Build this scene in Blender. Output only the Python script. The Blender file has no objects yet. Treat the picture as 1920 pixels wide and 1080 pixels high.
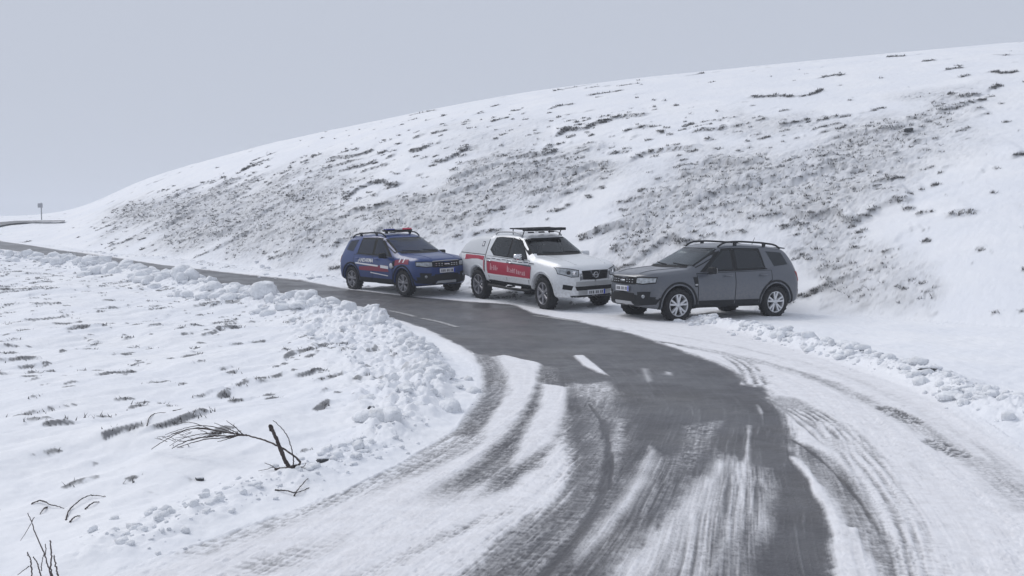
import bpy, bmesh, math, random
import numpy as np
from mathutils import Vector, Matrix
from mathutils.bvhtree import BVHTree

random.seed(7)
RNG = np.random.default_rng(11)
SC = bpy.context.scene
COL = SC.collection

# ------------------------------------------------------------------ camera, sky, sun, exposure
EYE = 1.6
FOC = 1650.0                                   # focal length in pixels of a 1920 wide frame
PITCH = math.atan(75 / FOC)
cam_data = bpy.data.cameras.new('camera')
cam = bpy.data.objects.new('camera', cam_data)
COL.objects.link(cam)
cam.location = (0, 0, EYE)
cam.rotation_euler = (math.radians(90) - PITCH, 0, 0)
cam_data.lens = FOC / 1920 * 36
cam_data.sensor_width = 36
cam_data.clip_start = 0.1
cam_data.clip_end = 3000
SC.camera = cam

HAZE = .0018                                    # density of the mist
SUN_EL, SUN_AZ = math.radians(48), math.radians(-60)     # high behind thick cloud, front left
world = bpy.data.worlds.new('World')
SC.world = world
world.use_nodes = True
wn, wl = world.node_tree.nodes, world.node_tree.links
wn.clear()
w_out = wn.new('ShaderNodeOutputWorld')
sky = wn.new('ShaderNodeTexSky')
sky.sky_type = 'NISHITA'
sky.sun_disc = False
sky.sun_elevation = SUN_EL
sky.sun_rotation = SUN_AZ
sky.dust_density = 4
bg1 = wn.new('ShaderNodeBackground')
bg1.inputs[1].default_value = 0.05
bg2 = wn.new('ShaderNodeBackground')            # the closed cloud deck
bg2.inputs[0].default_value = (0.52, 0.56, 0.65, 1)
bg2.inputs[1].default_value = 1.0
wmix = wn.new('ShaderNodeMixShader')
wmix.inputs[0].default_value = 0.95
wl.new(sky.outputs[0], bg1.inputs[0])
wl.new(bg1.outputs[0], wmix.inputs[1])
wl.new(bg2.outputs[0], wmix.inputs[2])
wl.new(wmix.outputs[0], w_out.inputs[0])

sun_data = bpy.data.lights.new('sun', 'SUN')
sun_data.energy = 1.45
sun_data.angle = math.radians(38)
sun_data.color = (1.0, 0.97, 0.95)
sun = bpy.data.objects.new('sun', sun_data)
COL.objects.link(sun)
_d = Vector((math.sin(SUN_AZ) * math.cos(SUN_EL), math.cos(SUN_AZ) * math.cos(SUN_EL), math.sin(SUN_EL)))
sun.rotation_euler = _d.to_track_quat('Z', 'Y').to_euler()
sun.location = (-30, 20, 60)

SC.render.engine = 'CYCLES'
SC.view_settings.view_transform = 'Standard'
SC.view_settings.look = 'None'
SC.view_settings.exposure = 0.06
SC.view_settings.gamma = 1.0
SC.view_settings.use_curve_mapping = False
SC.cycles.max_bounces = 8
SC.cycles.volume_bounces = 1


# ------------------------------------------------------------------ numpy noise
_perm = RNG.permutation(4096)
_gx = np.cos(RNG.random(4096) * 2 * np.pi)
_gy = np.sqrt(1 - _gx ** 2) * np.where(RNG.random(4096) > .5, 1, -1)


def pnoise(x, y):
    x = np.asarray(x, float); y = np.asarray(y, float)
    xi = np.floor(x).astype(np.int64); yi = np.floor(y).astype(np.int64)
    xf = x - xi; yf = y - yi
    u = xf * xf * xf * (xf * (xf * 6 - 15) + 10)
    v = yf * yf * yf * (yf * (yf * 6 - 15) + 10)

    def g(ix, iy, dx, dy):
        h = _perm[(ix + _perm[iy & 4095]) & 4095]
        return _gx[h] * dx + _gy[h] * dy
    a = g(xi, yi, xf, yf); b = g(xi + 1, yi, xf - 1, yf)
    c = g(xi, yi + 1, xf, yf - 1); d = g(xi + 1, yi + 1, xf - 1, yf - 1)
    return ((a + (b - a) * u) + ((c + (d - c) * u) - (a + (b - a) * u)) * v) * 1.5


def fbm(x, y, o=4, ox=0.0):
    r = 0; a = 1.0; t = 0
    for k in range(o):
        r = r + a * pnoise(x * 2 ** k + ox + 13.7 * k, y * 2 ** k + 5.1 * k - ox)
        t += a; a *= .5
    return r / t * 1.4


def sstep(a, b, x):
    t = np.clip((x - a) / (b - a), 0, 1)
    return t * t * (3 - 2 * t)


def smooth_curve(xs, pts, sig):
    """values of the polyline pts at xs, rounded with a gaussian of width sig"""
    p = np.array(pts, float)
    st = sig / 4
    g = np.arange(p[0, 0] - 4 * sig, p[-1, 0] + 4 * sig, st)
    v = np.interp(g, p[:, 0], p[:, 1])
    k = np.exp(-.5 * (np.arange(-12, 13) / 4) ** 2); k /= k.sum()
    vs = np.convolve(np.pad(v, 12, mode='edge'), k, mode='valid')
    return np.interp(xs, g, vs)


# ------------------------------------------------------------------ base terrain
def zg(x, y):
    """the road and the flat ground: rises gently away to the left"""
    u = y - .5 * x
    return 0.034 * 2.0 * np.logaddexp(0, (u - 17.5) / 2.0)


#  px on frame -> t ; foot distance ; skyline distance ; skyline row
_HT = np.array([(-1200, 62, 98, 408), (0, 61, 98, 406), (100, 54, 96, 404), (180, 47, 94, 384), (250, 43, 88, 344), (320, 40, 82, 322), (400, 37, 76, 300),
                (500, 33, 69, 273), (620, 29.5, 63, 247), (740, 27.6, 58, 223), (820, 27, 56, 206), (1000, 25.6, 53, 174),
                (1200, 23.4, 50, 150), (1400, 21.6, 48, 130), (1600, 20.0, 46.5, 111), (1800, 18.2, 45, 93),
                (1920, 17.2, 44.5, 83), (2400, 15.5, 43, 60)], float)
_ht = (_HT[:, 0] - 960) / FOC
_yb = _HT[:, 1]; _ys = _HT[:, 2]; _es = (465 - _HT[:, 3]) / FOC


def _hp(t):
    tt = np.linspace(-1.6, 1.2, 560)
    k = np.exp(-.5 * (np.arange(-14, 15) / 5) ** 2); k /= k.sum()
    out = []
    for v in (_yb, _ys, _es):
        w = np.convolve(np.pad(np.interp(tt, _ht, v), 14, mode='edge'), k, mode='valid')
        out.append(np.interp(t, tt, w))
    return out


def z0(x, y):
    x = np.asarray(x, float); y = np.asarray(y, float)
    g = zg(x, np.minimum(y, 75))
    ye = np.maximum(y, 1.0)
    t = x / ye
    yb, ys, es = _hp(t)
    zb = zg(t * yb, yb)
    zs = EYE + es * ys
    mean = (zs - zb) / (ys - yb)
    m0 = 2 * mean - es
    k = (es - m0) / (ys - yb)
    s = np.clip(ye - yb, 0, -m0 / k)
    hz = zb + m0 * s + .5 * k * s * s
    # soft toe
    return np.where(ye > yb, np.maximum(hz, zb), g)


def ray(px, py):
    dx = (px - 960) / FOC; dz = (540 - py) / FOC
    c, s = math.cos(PITCH), math.sin(PITCH)
    return dx, c + dz * s, dz * c - s           # x, y(forward), z


def at(px, py, dmax=120.0):
    """the point of the ground where the sight line through this place of the photograph lands"""
    d = ray(px, py)
    ys = np.concatenate([np.arange(1.0, 20, .02), np.arange(20, dmax, .04)])
    k = ys / d[1]
    zz = EYE + d[2] * k
    hit = zz <= z0(d[0] * k, ys)
    i = int(np.argmax(hit)) if hit.any() else len(ys) - 1
    return float(d[0] * k[i]), float(ys[i])


def P(*pts):
    return np.array([at(*p) for p in pts])


def poly_dist(X, Y, poly, closed=False):
    """distance to a polyline / outline and, for outlines, an inside flag"""
    n = len(poly)
    d2 = np.full(X.shape, 1e9); ins = np.zeros(X.shape, bool)
    along = np.zeros(X.shape); L = 0
    for i in range(n if closed else n - 1):
        a = poly[i]; b = poly[(i + 1) % n]
        e = b - a; l2 = e @ e + 1e-12
        h = np.clip(((X - a[0]) * e[0] + (Y - a[1]) * e[1]) / l2, 0, 1)
        q = (X - a[0] - h * e[0]) ** 2 + (Y - a[1] - h * e[1]) ** 2
        m = q < d2
        d2 = np.where(m, q, d2)
        along = np.where(m, L + h * math.sqrt(l2), along)
        L += math.sqrt(l2)
        if closed:
            c = (a[1] > Y) != (b[1] > Y)
            with np.errstate(divide='ignore', invalid='ignore'):
                xi = (b[0] - a[0]) * (Y - a[1]) / (b[1] - a[1]) + a[0]
            ins ^= c & (X < xi)
    return np.sqrt(d2), ins, along


def region(X, Y, poly, margin):
    lo = poly.min(0) - margin; hi = poly.max(0) + margin
    return np.nonzero((X > lo[0]) & (X < hi[0]) & (Y > lo[1]) & (Y < hi[1]))[0]


# ------------------------------------------------------------------ materials
def mat(name, color=(.5, .5, .5), rough=.5, metal=0.0, spec=.5, coat=0.0, emit=None, noise=0.0, nscale=20, dirt=None):
    m = bpy.data.materials.new(name)
    m.use_nodes = True
    nt = m.node_tree
    b = nt.nodes['Principled BSDF']
    b.inputs['Base Color'].default_value = (*color, 1)
    b.inputs['Roughness'].default_value = rough
    b.inputs['Metallic'].default_value = metal
    b.inputs['Specular IOR Level'].default_value = spec
    b.inputs['Coat Weight'].default_value = coat
    b.inputs['Coat Roughness'].default_value = .25
    if noise or dirt:
        tc = nt.nodes.new('ShaderNodeTexCoord')
        nz = nt.nodes.new('ShaderNodeTexNoise'); nz.inputs['Scale'].default_value = nscale; nz.inputs['Detail'].default_value = 6
        nt.links.new(tc.outputs['Object'], nz.inputs['Vector'])
        mx = nt.nodes.new('ShaderNodeMix'); mx.data_type = 'RGBA'
        mx.inputs[6].default_value = (*color, 1)
        dc = dirt or tuple(c * (1 - noise) for c in color)
        mx.inputs[7].default_value = (*dc, 1)
        mr = nt.nodes.new('ShaderNodeMapRange'); mr.inputs[1].default_value = .36; mr.inputs[2].default_value = .7
        nt.links.new(nz.outputs[0], mr.inputs[0])
        if dirt:      # road grime splashed up from the wheels: strongest low on the body
            sp = nt.nodes.new('ShaderNodeSeparateXYZ'); nt.links.new(tc.outputs['Object'], sp.inputs[0])
            hr = nt.nodes.new('ShaderNodeMapRange'); hr.inputs[1].default_value = .95; hr.inputs[2].default_value = .35
            hr.inputs[3].default_value = .05; hr.inputs[4].default_value = .5
            nt.links.new(sp.outputs[2], hr.inputs[0])
            mu = nt.nodes.new('ShaderNodeMath'); mu.operation = 'MULTIPLY'
            nt.links.new(mr.outputs[0], mu.inputs[0]); nt.links.new(hr.outputs[0], mu.inputs[1])
            nt.links.new(mu.outputs[0], mx.inputs[0])
            ra = nt.nodes.new('ShaderNodeMapRange'); ra.inputs[3].default_value = rough; ra.inputs[4].default_value = .8
            nt.links.new(mu.outputs[0], ra.inputs[0]); nt.links.new(ra.outputs[0], b.inputs['Roughness'])
        else:
            nt.links.new(mr.outputs[0], mx.inputs[0])
        nt.links.new(mx.outputs[2], b.inputs['Base Color'])
    return m


def ground_material():
    m = bpy.data.materials.new('snow_and_ground')
    m.use_nodes = True
    nt = m.node_tree; N = nt.nodes; L = nt.links
    b = N['Principled BSDF']
    geo = N.new('ShaderNodeNewGeometry')

    def attr(n):
        a = N.new('ShaderNodeAttribute'); a.attribute_name = n; return a.outputs['Fac']

    def noise(scale, det=5, rough=.6, stretch=None):
        z = N.new('ShaderNodeTexNoise'); z.inputs['Scale'].default_value = scale
        z.inputs['Detail'].default_value = det; z.inputs['Roughness'].default_value = rough
        if stretch:
            mp = N.new('ShaderNodeMapping'); mp.inputs['Scale'].default_value = stretch
            L.new(geo.outputs['Position'], mp.inputs[0]); L.new(mp.outputs[0], z.inputs['Vector'])
        else:
            L.new(geo.outputs['Position'], z.inputs['Vector'])
        return z.outputs['Fac']

    def rng(v, a, b_, c=0, d=1):
        r = N.new('ShaderNodeMapRange'); r.interpolation_type = 'SMOOTHSTEP'
        r.inputs[1].default_value = a; r.inputs[2].default_value = b_; r.inputs[3].default_value = c; r.inputs[4].default_value = d
        L.new(v, r.inputs[0]); return r.outputs[0]

    def mixc(f, a, b_):
        x = N.new('ShaderNodeMix'); x.data_type = 'RGBA'
        if isinstance(f, float): x.inputs[0].default_value = f
        else: L.new(f, x.inputs[0])
        for i, c in ((6, a), (7, b_)):
            if isinstance(c, tuple): x.inputs[i].default_value = (*c, 1)
            else: L.new(c, x.inputs[i])
        return x.outputs[2]

    def math_(op, a, b_):
        x = N.new('ShaderNodeMath'); x.operation = op; x.use_clamp = op != 'SUBTRACT'
        for i, c in ((0, a), (1, b_)):
            if isinstance(c, (int, float)): x.inputs[i].default_value = c
            else: L.new(c, x.inputs[i])
        return x.outputs[0]
    snow = mixc(rng(noise(.5, 4), .35, .7), (.80, .82, .86), (.86, .87, .89))
    packed = mixc(rng(noise(9, 6), .35, .7), (.80, .805, .83), (.73, .73, .75))
    snow = mixc(attr('packed'), snow, packed)
    veg = mixc(rng(noise(7, 6, .7), .35, .65), (.060, .062, .070), (.22, .22, .222))
    bare = attr('bare')
    col = mixc(bare, snow, veg)
    asph_c = mixc(rng(noise(45, 4, .7), .35, .7), (.064, .064, .072), (.100, .101, .109))
    asph_c = mixc(rng(noise(.6, 5), .4, .7), asph_c, (.098, .095, .096))
    asph_c = mixc(rng(noise(2.2, 6, .7), .48, .72, 0, .7), asph_c, (.052, .052, .058))
    asph_c = mixc(attr('film'), asph_c, (.155, .157, .165))
    wet = attr('asphalt')
    # thin snow breaks up along its edge into speckle
    sp = noise(70, 5, .75, (1, .45, 1))
    w2 = math_('ADD', wet, math_('MULTIPLY', math_('SUBTRACT', sp, .5), math_('MULTIPLY', rng(wet, 0, .35), rng(wet, 1.0, .75))))
    w3 = rng(w2, .04, .9)
    col = mixc(w3, col, asph_c)
    L.new(col, b.inputs['Base Color'])
    r = N.new('ShaderNodeMix'); r.data_type = 'FLOAT'
    L.new(w3, r.inputs[0]); r.inputs[2].default_value = .75; L.new(rng(noise(.9, 5, .65), .35, .65, .30, .55), r.inputs[3])
    L.new(r.outputs[0], b.inputs['Roughness'])
    b.inputs['Specular IOR Level'].default_value = .35
    bp = N.new('ShaderNodeBump'); bp.inputs['Strength'].default_value = .35; bp.inputs['Distance'].default_value = .012
    L.new(noise(38, 6, .7), bp.inputs['Height'])
    L.new(bp.outputs[0], b.inputs['Normal'])
    return m


M_GROUND = ground_material()


# ------------------------------------------------------------------ object helpers
def tag(o, label=None, cat=None, group=None, kind=None):
    if label: o['label'] = label
    if cat: o['category'] = cat
    if group: o['group'] = group
    if kind: o['kind'] = kind
    return o


def empty(name, loc=(0, 0, 0), rz=0.0, parent=None, size=.3):
    o = bpy.data.objects.new(name, None)
    o.empty_display_size = size
    COL.objects.link(o)
    o.location = loc; o.rotation_euler = (0, 0, rz)
    if parent: o.parent = parent
    return o


def mesh_np(name, V, F, m, smooth=True, parent=None, normals=None, attrs=None):
    V = np.asarray(V, np.float32); F = np.asarray(F, np.int32)
    me = bpy.data.meshes.new(name)
    k = F.shape[1]
    me.vertices.add(len(V)); me.vertices.foreach_set('co', V.ravel())
    me.loops.add(F.size); me.loops.foreach_set('vertex_index', F.ravel())
    me.polygons.add(len(F))
    me.polygons.foreach_set('loop_start', np.arange(0, F.size, k, dtype=np.int32))
    me.polygons.foreach_set('use_smooth', np.full(len(F), smooth))
    me.update(calc_edges=True)
    if attrs:
        for n, a in attrs.items():
            at_ = me.attributes.new(n, 'FLOAT', 'POINT'); at_.data.foreach_set('value', np.asarray(a, np.float32))
    if m: me.materials.append(m)
    if normals is not None:
        me.normals_split_custom_set_from_vertices(np.asarray(normals, np.float32))
    o = bpy.data.objects.new(name, me)
    COL.objects.link(o)
    if parent: o.parent = parent
    return o


class MB:
    def __init__(s): s.v = []; s.f = []; s.sm = []

    def add(s, V, F, smooth=False):
        n = len(s.v)
        s.v += [tuple(map(float, p)) for p in V]
        s.f += [tuple(int(i) + n for i in q) for q in F]; s.sm += [smooth] * len(F)
        return s

    def box(s, c, d, rot=None, bev=0.0):
        bm = bmesh.new(); bmesh.ops.create_cube(bm, size=1)
        for v in bm.verts: v.co = Vector((v.co.x * d[0], v.co.y * d[1], v.co.z * d[2]))
        if bev: bmesh.ops.bevel(bm, geom=bm.edges[:], offset=bev, segments=2, affect='EDGES', profile=.5)
        M = Matrix.Translation(c) @ (rot.to_4x4() if rot else Matrix())
        bm.transform(M)
        bm.verts.index_update()
        s.add([v.co for v in bm.verts], [[v.index for v in f.verts] for f in bm.faces], bool(bev))
        bm.free(); return s

    def tube(s, pts, r, n=8, cap=True, flat=1.0):
        pts = [Vector(p) for p in pts]
        rs = r if isinstance(r, (list, tuple)) else [r] * len(pts)
        V = []; F = []
        up = None
        for i, p in enumerate(pts):
            d = (pts[min(i + 1, len(pts) - 1)] - pts[max(i - 1, 0)]).normalized()
            if up is None: up = Vector((0, 0, 1)) if abs(d.z) < .9 else Vector((1, 0, 0))
            a = d.cross(up).normalized(); b = a.cross(d).normalized(); up = b
            for k in range(n):
                th = 2 * math.pi * k / n
                V.append(p + a * math.cos(th) * rs[i] + b * math.sin(th) * rs[i] * flat)
        for i in range(len(pts) - 1):
            for k in range(n):
                F.append((i * n + k, i * n + (k + 1) % n, (i + 1) * n + (k + 1) % n, (i + 1) * n + k))
        if cap:
            F.append(tuple(range(n - 1, -1, -1))); F.append(tuple((len(pts) - 1) * n + k for k in range(n)))
        return s.add(V, F, True)

    def lathe_y(s, prof, n=40, smooth=True):
        """profile of (radius, y) turned about the Y axis"""
        V = []; F = []
        for r, y in prof:
            for k in range(n):
                a = 2 * math.pi * k / n
                V.append((r * math.cos(a), y, r * math.sin(a)))
        for i in range(len(prof) - 1):
            for k in range(n):
                F.append((i * n + k, i * n + (k + 1) % n, (i + 1) * n + (k + 1) % n, (i + 1) * n + k))
        return s.add(V, F, smooth)

    def build(s, name, m, parent=None, loc=None):
        me = bpy.data.meshes.new(name)
        me.from_pydata(s.v, [], s.f); me.update()
        bm = bmesh.new(); bm.from_mesh(me); bmesh.ops.recalc_face_normals(bm, faces=bm.faces[:]); bm.to_mesh(me); bm.free()
        me.polygons.foreach_set('use_smooth', s.sm)
        me.materials.append(m)
        me.update()
        o = bpy.data.objects.new(name, me); COL.objects.link(o)
        if parent: o.parent = parent
        if loc: o.location = loc
        return o


# ------------------------------------------------------------------ the ground sheet
def cols():
    a = np.linspace(-.645, .645, 1020)
    l = -.655 - np.geomspace(.006, 7.5, 26)[::1]; r = .655 + np.geomspace(.006, 7.5, 26)
    return np.concatenate([l[::-1], a, r])


def rows():
    ys = [3.3]
    while ys[-1] < 58: ys.append(ys[-1] + min(max(ys[-1] ** 2 / 1408 * .9, .009), .05 if ys[-1] < 17 else .09))
    while ys[-1] < 112: ys.append(ys[-1] + .32)
    while ys[-1] < 420: ys.append(ys[-1] * 1.06)
    return np.array(ys)


TC, YR = cols(), rows()
nT, nY = len(TC), len(YR)
Yg = np.repeat(YR, nT); Xg = (YR[:, None] * TC[None, :]).ravel()
Zb = z0(Xg, Yg)
yb_, ys_, es_ = _hp(Xg / Yg)
NV = len(Xg)

# --- road outline
NEAR = [(0, 471), (100, 485), (200, 502), (300, 523), (400, 545), (500, 565), (600, 586), (700, 603), (760, 618), (830, 645), (885, 685),
        (895, 740), (850, 810), (740, 880), (620, 935), (420, 1010), (180, 1095)]
FAR = [(0, 451), (60, 460), (120, 470), (200, 481), (300, 496), (450, 514), (560, 526), (650, 541), (760, 554), (870, 563), (980, 574), (1060, 588)]
RIGHT = [(1150, 592), (1290, 600), (1400, 626), (1520, 662), (1640, 700), (1760, 750), (1850, 800), (1935, 850), (2010, 920), (2080, 1000), (2160, 1090)]
near_w = P(*NEAR); far_w = P(*FAR); right_w = P(*RIGHT)
x0, y0_ = far_w[0]; x1, y1_ = near_w[0]
far_ext = np.array([(x0 - 30, y0_ + 24.)]); near_ext = np.array([(x1 - 30, y1_ + 22.)])
bl = np.array([(near_w[-1][0] - 1.5, 3.3), (near_w[-1][0] - 3, -200.), (9., -200.), (right_w[-1][0] + 1.2, 3.3)])
road_poly = np.vstack([far_ext, far_w, right_w, bl[::-1], near_w[::-1], near_ext])

A = np.zeros(NV)         # how much asphalt shows
PK = np.zeros(NV)        # packed, driven-over snow
BARE = np.zeros(NV)      # grass, soil and stones showing through
DZ = np.zeros(NV)        # relief

idx = region(Xg, Yg, road_poly, 1.0)
d, ins, _ = poly_dist(Xg[idx], Yg[idx], road_poly, True)
inroad = np.zeros(NV, bool); inroad[idx] = ins
droad = np.full(NV, 9.0); droad[idx] = np.where(ins, -d, d)
PK = sstep(.05, -.25, droad)

n_edge = fbm(Xg * 3.1, Yg * 2.0, 4)
n_fine = fbm(Xg * 22, Yg * 17, 3, 31)
_fy = np.linspace(2, 60, 600)                             # the line the wheels follow through the bend
_fs = np.interp(_fy, [3, 5, 8, 11, 14, 18, 24, 34, 60], [.34, .33, .22, .0, -.2, -.55, -1.0, -1.2, -1.3])
_fx = np.concatenate([[0], np.cumsum((_fs[1:] + _fs[:-1]) / 2 * np.diff(_fy))])
RAD = (Xg - np.interp(Yg, _fy, _fx)) / np.sqrt(1 + np.interp(Yg, _fy, _fs) ** 2)
TH = Yg / 9.0 + .05 * fbm(Xg, Yg, 2, 2)
RAD = RAD + .10 * fbm(Xg * .5, Yg * .25, 2, 44)
streak = fbm(RAD * 9, TH * 5, 4, 7)                        # runs with the wheels round the bend
streak2 = fbm(RAD * 30, TH * 10, 3, 17)
streak3 = fbm(RAD * 70, TH * 16, 2, 27)
chev = pnoise(Xg * 9 + 3 * streak, Yg * 26 + Xg * 7)       # tread bars across the track


ease = sstep(2, 5, Yg)


def paint(pts, val, edge=.08, wob=.08, rough=0.0, strk=0.0, bars=0.0):
    poly = P(*pts)
    i = region(Xg, Yg, poly, .8)
    d, ins, _ = poly_dist(Xg[i], Yg[i], poly, True)
    s = np.where(ins, d, -d) + n_edge[i] * wob * .5 + (streak2[i] * .6 + n_fine[i] * .5) * wob * .8 * ease[i]
    m = sstep(-edge * 1.5, edge * 1.5, s)
    v = np.clip(val + rough * n_fine[i] * .5 + strk * (.55 * streak[i] + .7 * streak2[i] + .35 * streak3[i]) + bars * chev[i], 0, 1)
    A[i] = A[i] * (1 - m) + v * m
    return i, m


def track(pts, width, val, edge=.05, wob=.04, rough=0.1, strk=0.1, bars=0.0, grooves=0, fade=(0, 0), dz=0.0):
    poly = P(*pts)
    # rounder line
    for _ in range(2):
        q = [poly[0]]
        for a, b in zip(poly[:-1], poly[1:]): q += [a * .75 + b * .25, a * .25 + b * .75]
        q.append(poly[-1]); poly = np.array(q)
    i = region(Xg, Yg, poly, .8)
    d, _, al = poly_dist(Xg[i], Yg[i], poly)
    Lt = np.linalg.norm(np.diff(poly, axis=0), axis=1).sum()
    m = sstep(width / 2 + edge, width / 2 - edge, d + n_edge[i] * wob + streak2[i] * min(width * .12, .03))
    if fade[0]: m = m * sstep(0, fade[0], al)
    if fade[1]: m = m * sstep(0, fade[1], Lt - al)
    v = val + rough * n_fine[i] * .6 + strk * (.6 * streak[i] + .6 * streak2[i] + .3 * streak3[i]) + bars * np.sign(chev[i]) * np.abs(chev[i]) ** .5
    if grooves: v = v + .26 * np.cos(d * 2 * np.pi * grooves / width + 1.5 * streak[i]) * sstep(-.6, .5, fbm(Xg[i] * 1.5, Yg[i] * 1.5, 2, 3))
    v = np.clip(v, 0, 1)
    A[i] = A[i] * (1 - m) + v * m
    if dz: DZ[i] += dz * m
    return i, m


# main bare carriageway
MAIN = [(0, 452), (60, 461), (120, 471), (200, 482), (300, 497), (450, 515), (560, 527), (650, 543), (760, 556), (870, 566), (960, 572), (1000, 588),
        (1080, 604), (1160, 618), (1250, 650), (1340, 682), (1425, 722), (1462, 770), (1485, 830), (1530, 900), (1560, 1000), (1562, 1095),
        (1150, 1095), (880, 1095), (960, 1010), (1060, 950), (1085, 870), (1060, 800), (1050, 740), (1035, 700), (1015, 685), (945, 668), (905, 672), (870, 652),
        (800, 617), (740, 598), (700, 598), (600, 580), (500, 559), (400, 539), (300, 517), (200, 497), (100, 481), (0, 467)]
_mp = np.vstack([far_ext + [0, -.3], P(*MAIN), near_ext + [0, .6]])
i = region(Xg, Yg, _mp, .8)
d, ins, _ = poly_dist(Xg[i], Yg[i], _mp, True)
A[i] = np.clip(sstep(-.12, .09, np.where(ins, d, -d) + n_edge[i] * .03 + n_fine[i] * .03 + streak2[i] * .05), 0, 1)
A *= 1 - (.10 * sstep(.1, .6, streak) + .22 * sstep(.15, .7, streak2) + .16 * sstep(.2, .7, streak3)) * sstep(13, 6, Yg) - .05 * sstep(.1, .6, streak)

# thin slush veils over the asphalt near the camera
paint([(1075, 720), (1165, 740), (1190, 860), (1150, 1000), (1050, 1095), (860, 1095), (960, 1010), (1060, 950), (1090, 860)], .60, .14, .2, .28, .28, .20)
paint([(1190, 860), (1300, 850), (1290, 930), (1220, 1000), (1130, 1095), (1030, 1095), (1150, 980)], .72, .1, .12, .2, .38, .1)
paint([(1068, 722), (1140, 716), (1165, 738), (1120, 748), (1075, 745)], .45, .1, .1, .35, .1, .3)
# left half of the bend: pale polished snow with darker wheel tracks
paint([(905, 672), (945, 668), (960, 720), (930, 790), (860, 850), (800, 880), (850, 810), (905, 740)], .26, .10, .06, .12, .3, .1)
track([(905, 668), (930, 705), (925, 755), (880, 810), (800, 870), (690, 930), (560, 985)], .26, .62, .07, .03, .12, .22, .16, 0, (0, 2.4))
track([(955, 690), (965, 740), (935, 800), (870, 855), (780, 905)], .10, .42, .05, .03, .15, .3, .2, 0, (.5, 1.5))
paint([(945, 668), (1012, 682), (1008, 742), (960, 800), (895, 850), (920, 790), (962, 735)], .02, .05, .03, .04, .03)
track([(1030, 690), (1025, 740), (985, 810), (930, 870), (850, 925), (740, 985)], .26, .72, .07, .04, .16, .22, .18, 0, (0, 1.2))
track([(1060, 775), (1010, 850), (930, 920), (840, 975)], .22, .62, .08, .05, .22, .28, .2, 0, (.3, 1.0))
paint([(1018, 722), (1066, 728), (1060, 770), (1040, 830), (960, 880), (985, 820), (1010, 770)], .05, .05, .05, .08, .1)
track([(740, 975), (660, 1010), (560, 1050), (380, 1095)], .25, .34, .12, .05, .1, .25, .2, 0, (1, .3))
track([(860, 830), (740, 890), (560, 960), (380, 1030)], .38, .30, .15, .05, .08, .3, .2)
track([(960, 960), (820, 1020), (700, 1080), (660, 1100)], .12, .30, .10, .05, .2, .35, .25)
track([(1130, 790), (1145, 860), (1120, 960), (1060, 1040), (1010, 1095)], .05, .95, .03, .02, .1, .1)
track([(1105, 760), (1135, 800), (1148, 860), (1143, 920)], .022, 1.0, .012, .01, 0, 0)
# snow left between the wheel tracks
paint([(1220, 840), (1232, 850), (1215, 905), (1180, 960), (1120, 1020), (1080, 1060), (1130, 985), (1180, 915)], .22, .05, .05, .15, .2)
paint([(1155, 785), (1170, 790), (1165, 850), (1148, 850)], .45, .03, .05, .3, .1, .3)
paint([(1275, 800), (1360, 788), (1330, 850), (1290, 900), (1272, 860)], .62, .06, .08, .3, .3, .3)
paint([(1345, 845), (1400, 868), (1450, 880), (1462, 930), (1448, 1000), (1400, 1095), (1150, 1095), (1230, 1010), (1285, 930)], .52, .07, .10, .16, .42, .08)
paint([(1290, 930), (1335, 880), (1370, 860), (1330, 960), (1250, 1050), (1200, 1095), (1130, 1095)], .27, .08, .08, .14, .25)
track([(1405, 800), (1400, 900), (1370, 1000), (1330, 1095)], .04, .35, .03, .02, .2, .3)
# snow streaks and splashes on the bare part
paint([(1075, 668), (1095, 668), (1120, 688), (1142, 706), (1120, 700), (1092, 686)], .03, .03, .02, .05)
paint([(1200, 690), (1216, 692), (1224, 716), (1212, 720)], .45, .05, .06, .3)
paint([(1244, 697), (1262, 700), (1262, 706), (1246, 704)], .35, .05, .04, .3)
paint([(1415, 760), (1422, 760), (1432, 778), (1425, 778)], .35, .03, .03, .3)
# right hand edge: snow ridge, slush band, second ridge, tread marks
track([(1483, 850), (1530, 910), (1572, 1000), (1590, 1095)], .07, .03, .03, .03, .05, .05, 0, 0, (.3, 0), .015)
track([(1488, 832), (1560, 885), (1620, 970), (1672, 1095)], .24, .56, .04, .03, .15, .25, .1, 0, (.2, 0))
track([(1478, 822), (1530, 855), (1600, 925), (1650, 1000), (1690, 1095)], .028, .95, .015, .02, .2, .1, 0, 0, (.2, 0), -.008)
track([(1600, 1000), (1635, 1095)], .05, .02, .04, .03)
track([(1448, 742), (1520, 780), (1590, 830), (1650, 905), (1695, 985)], .36, .42, .06, .03, .1, .15, .12, 5, (.3, 2.2))
track([(1450, 752), (1500, 800), (1560, 850)], .03, .55, .02, .02, .1, .1, 0, 0, (.2, .5))
track([(1370, 672), (1405, 690), (1418, 722)], .35, .33, .1, .08, .2, .2, .2, 3)
track([(1230, 640), (1330, 660), (1430, 682), (1540, 712), (1600, 738)], .12, .66, .04, .08, .3, .2, 0, 0, (.2, .8))
track([(1290, 652), (1420, 678), (1560, 722), (1680, 780), (1780, 842), (1860, 890), (1935, 960)], .26, .34, .12, .04, .10, .25, .14)
track([(1200, 622), (1330, 642), (1470, 672), (1600, 712), (1720, 768), (1830, 838), (1935, 910)], .20, .20, .10, .04, .08, .2, .1)
track([(1560, 800), (1650, 890), (1710, 990), (1740, 1095)], .30, .26, .12, .04, .10, .25, .14, 4)
track([(1700, 880), (1790, 985), (1830, 1095)], .30, .10, .15, .05, .10, .2, .1)
track([(1660, 768), (1712, 794)], .20, .55, .02, .02, .2, .05, .35)
track([(1748, 832), (1800, 858)], .20, .48, .03, .02, .2, .05, .35)
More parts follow.
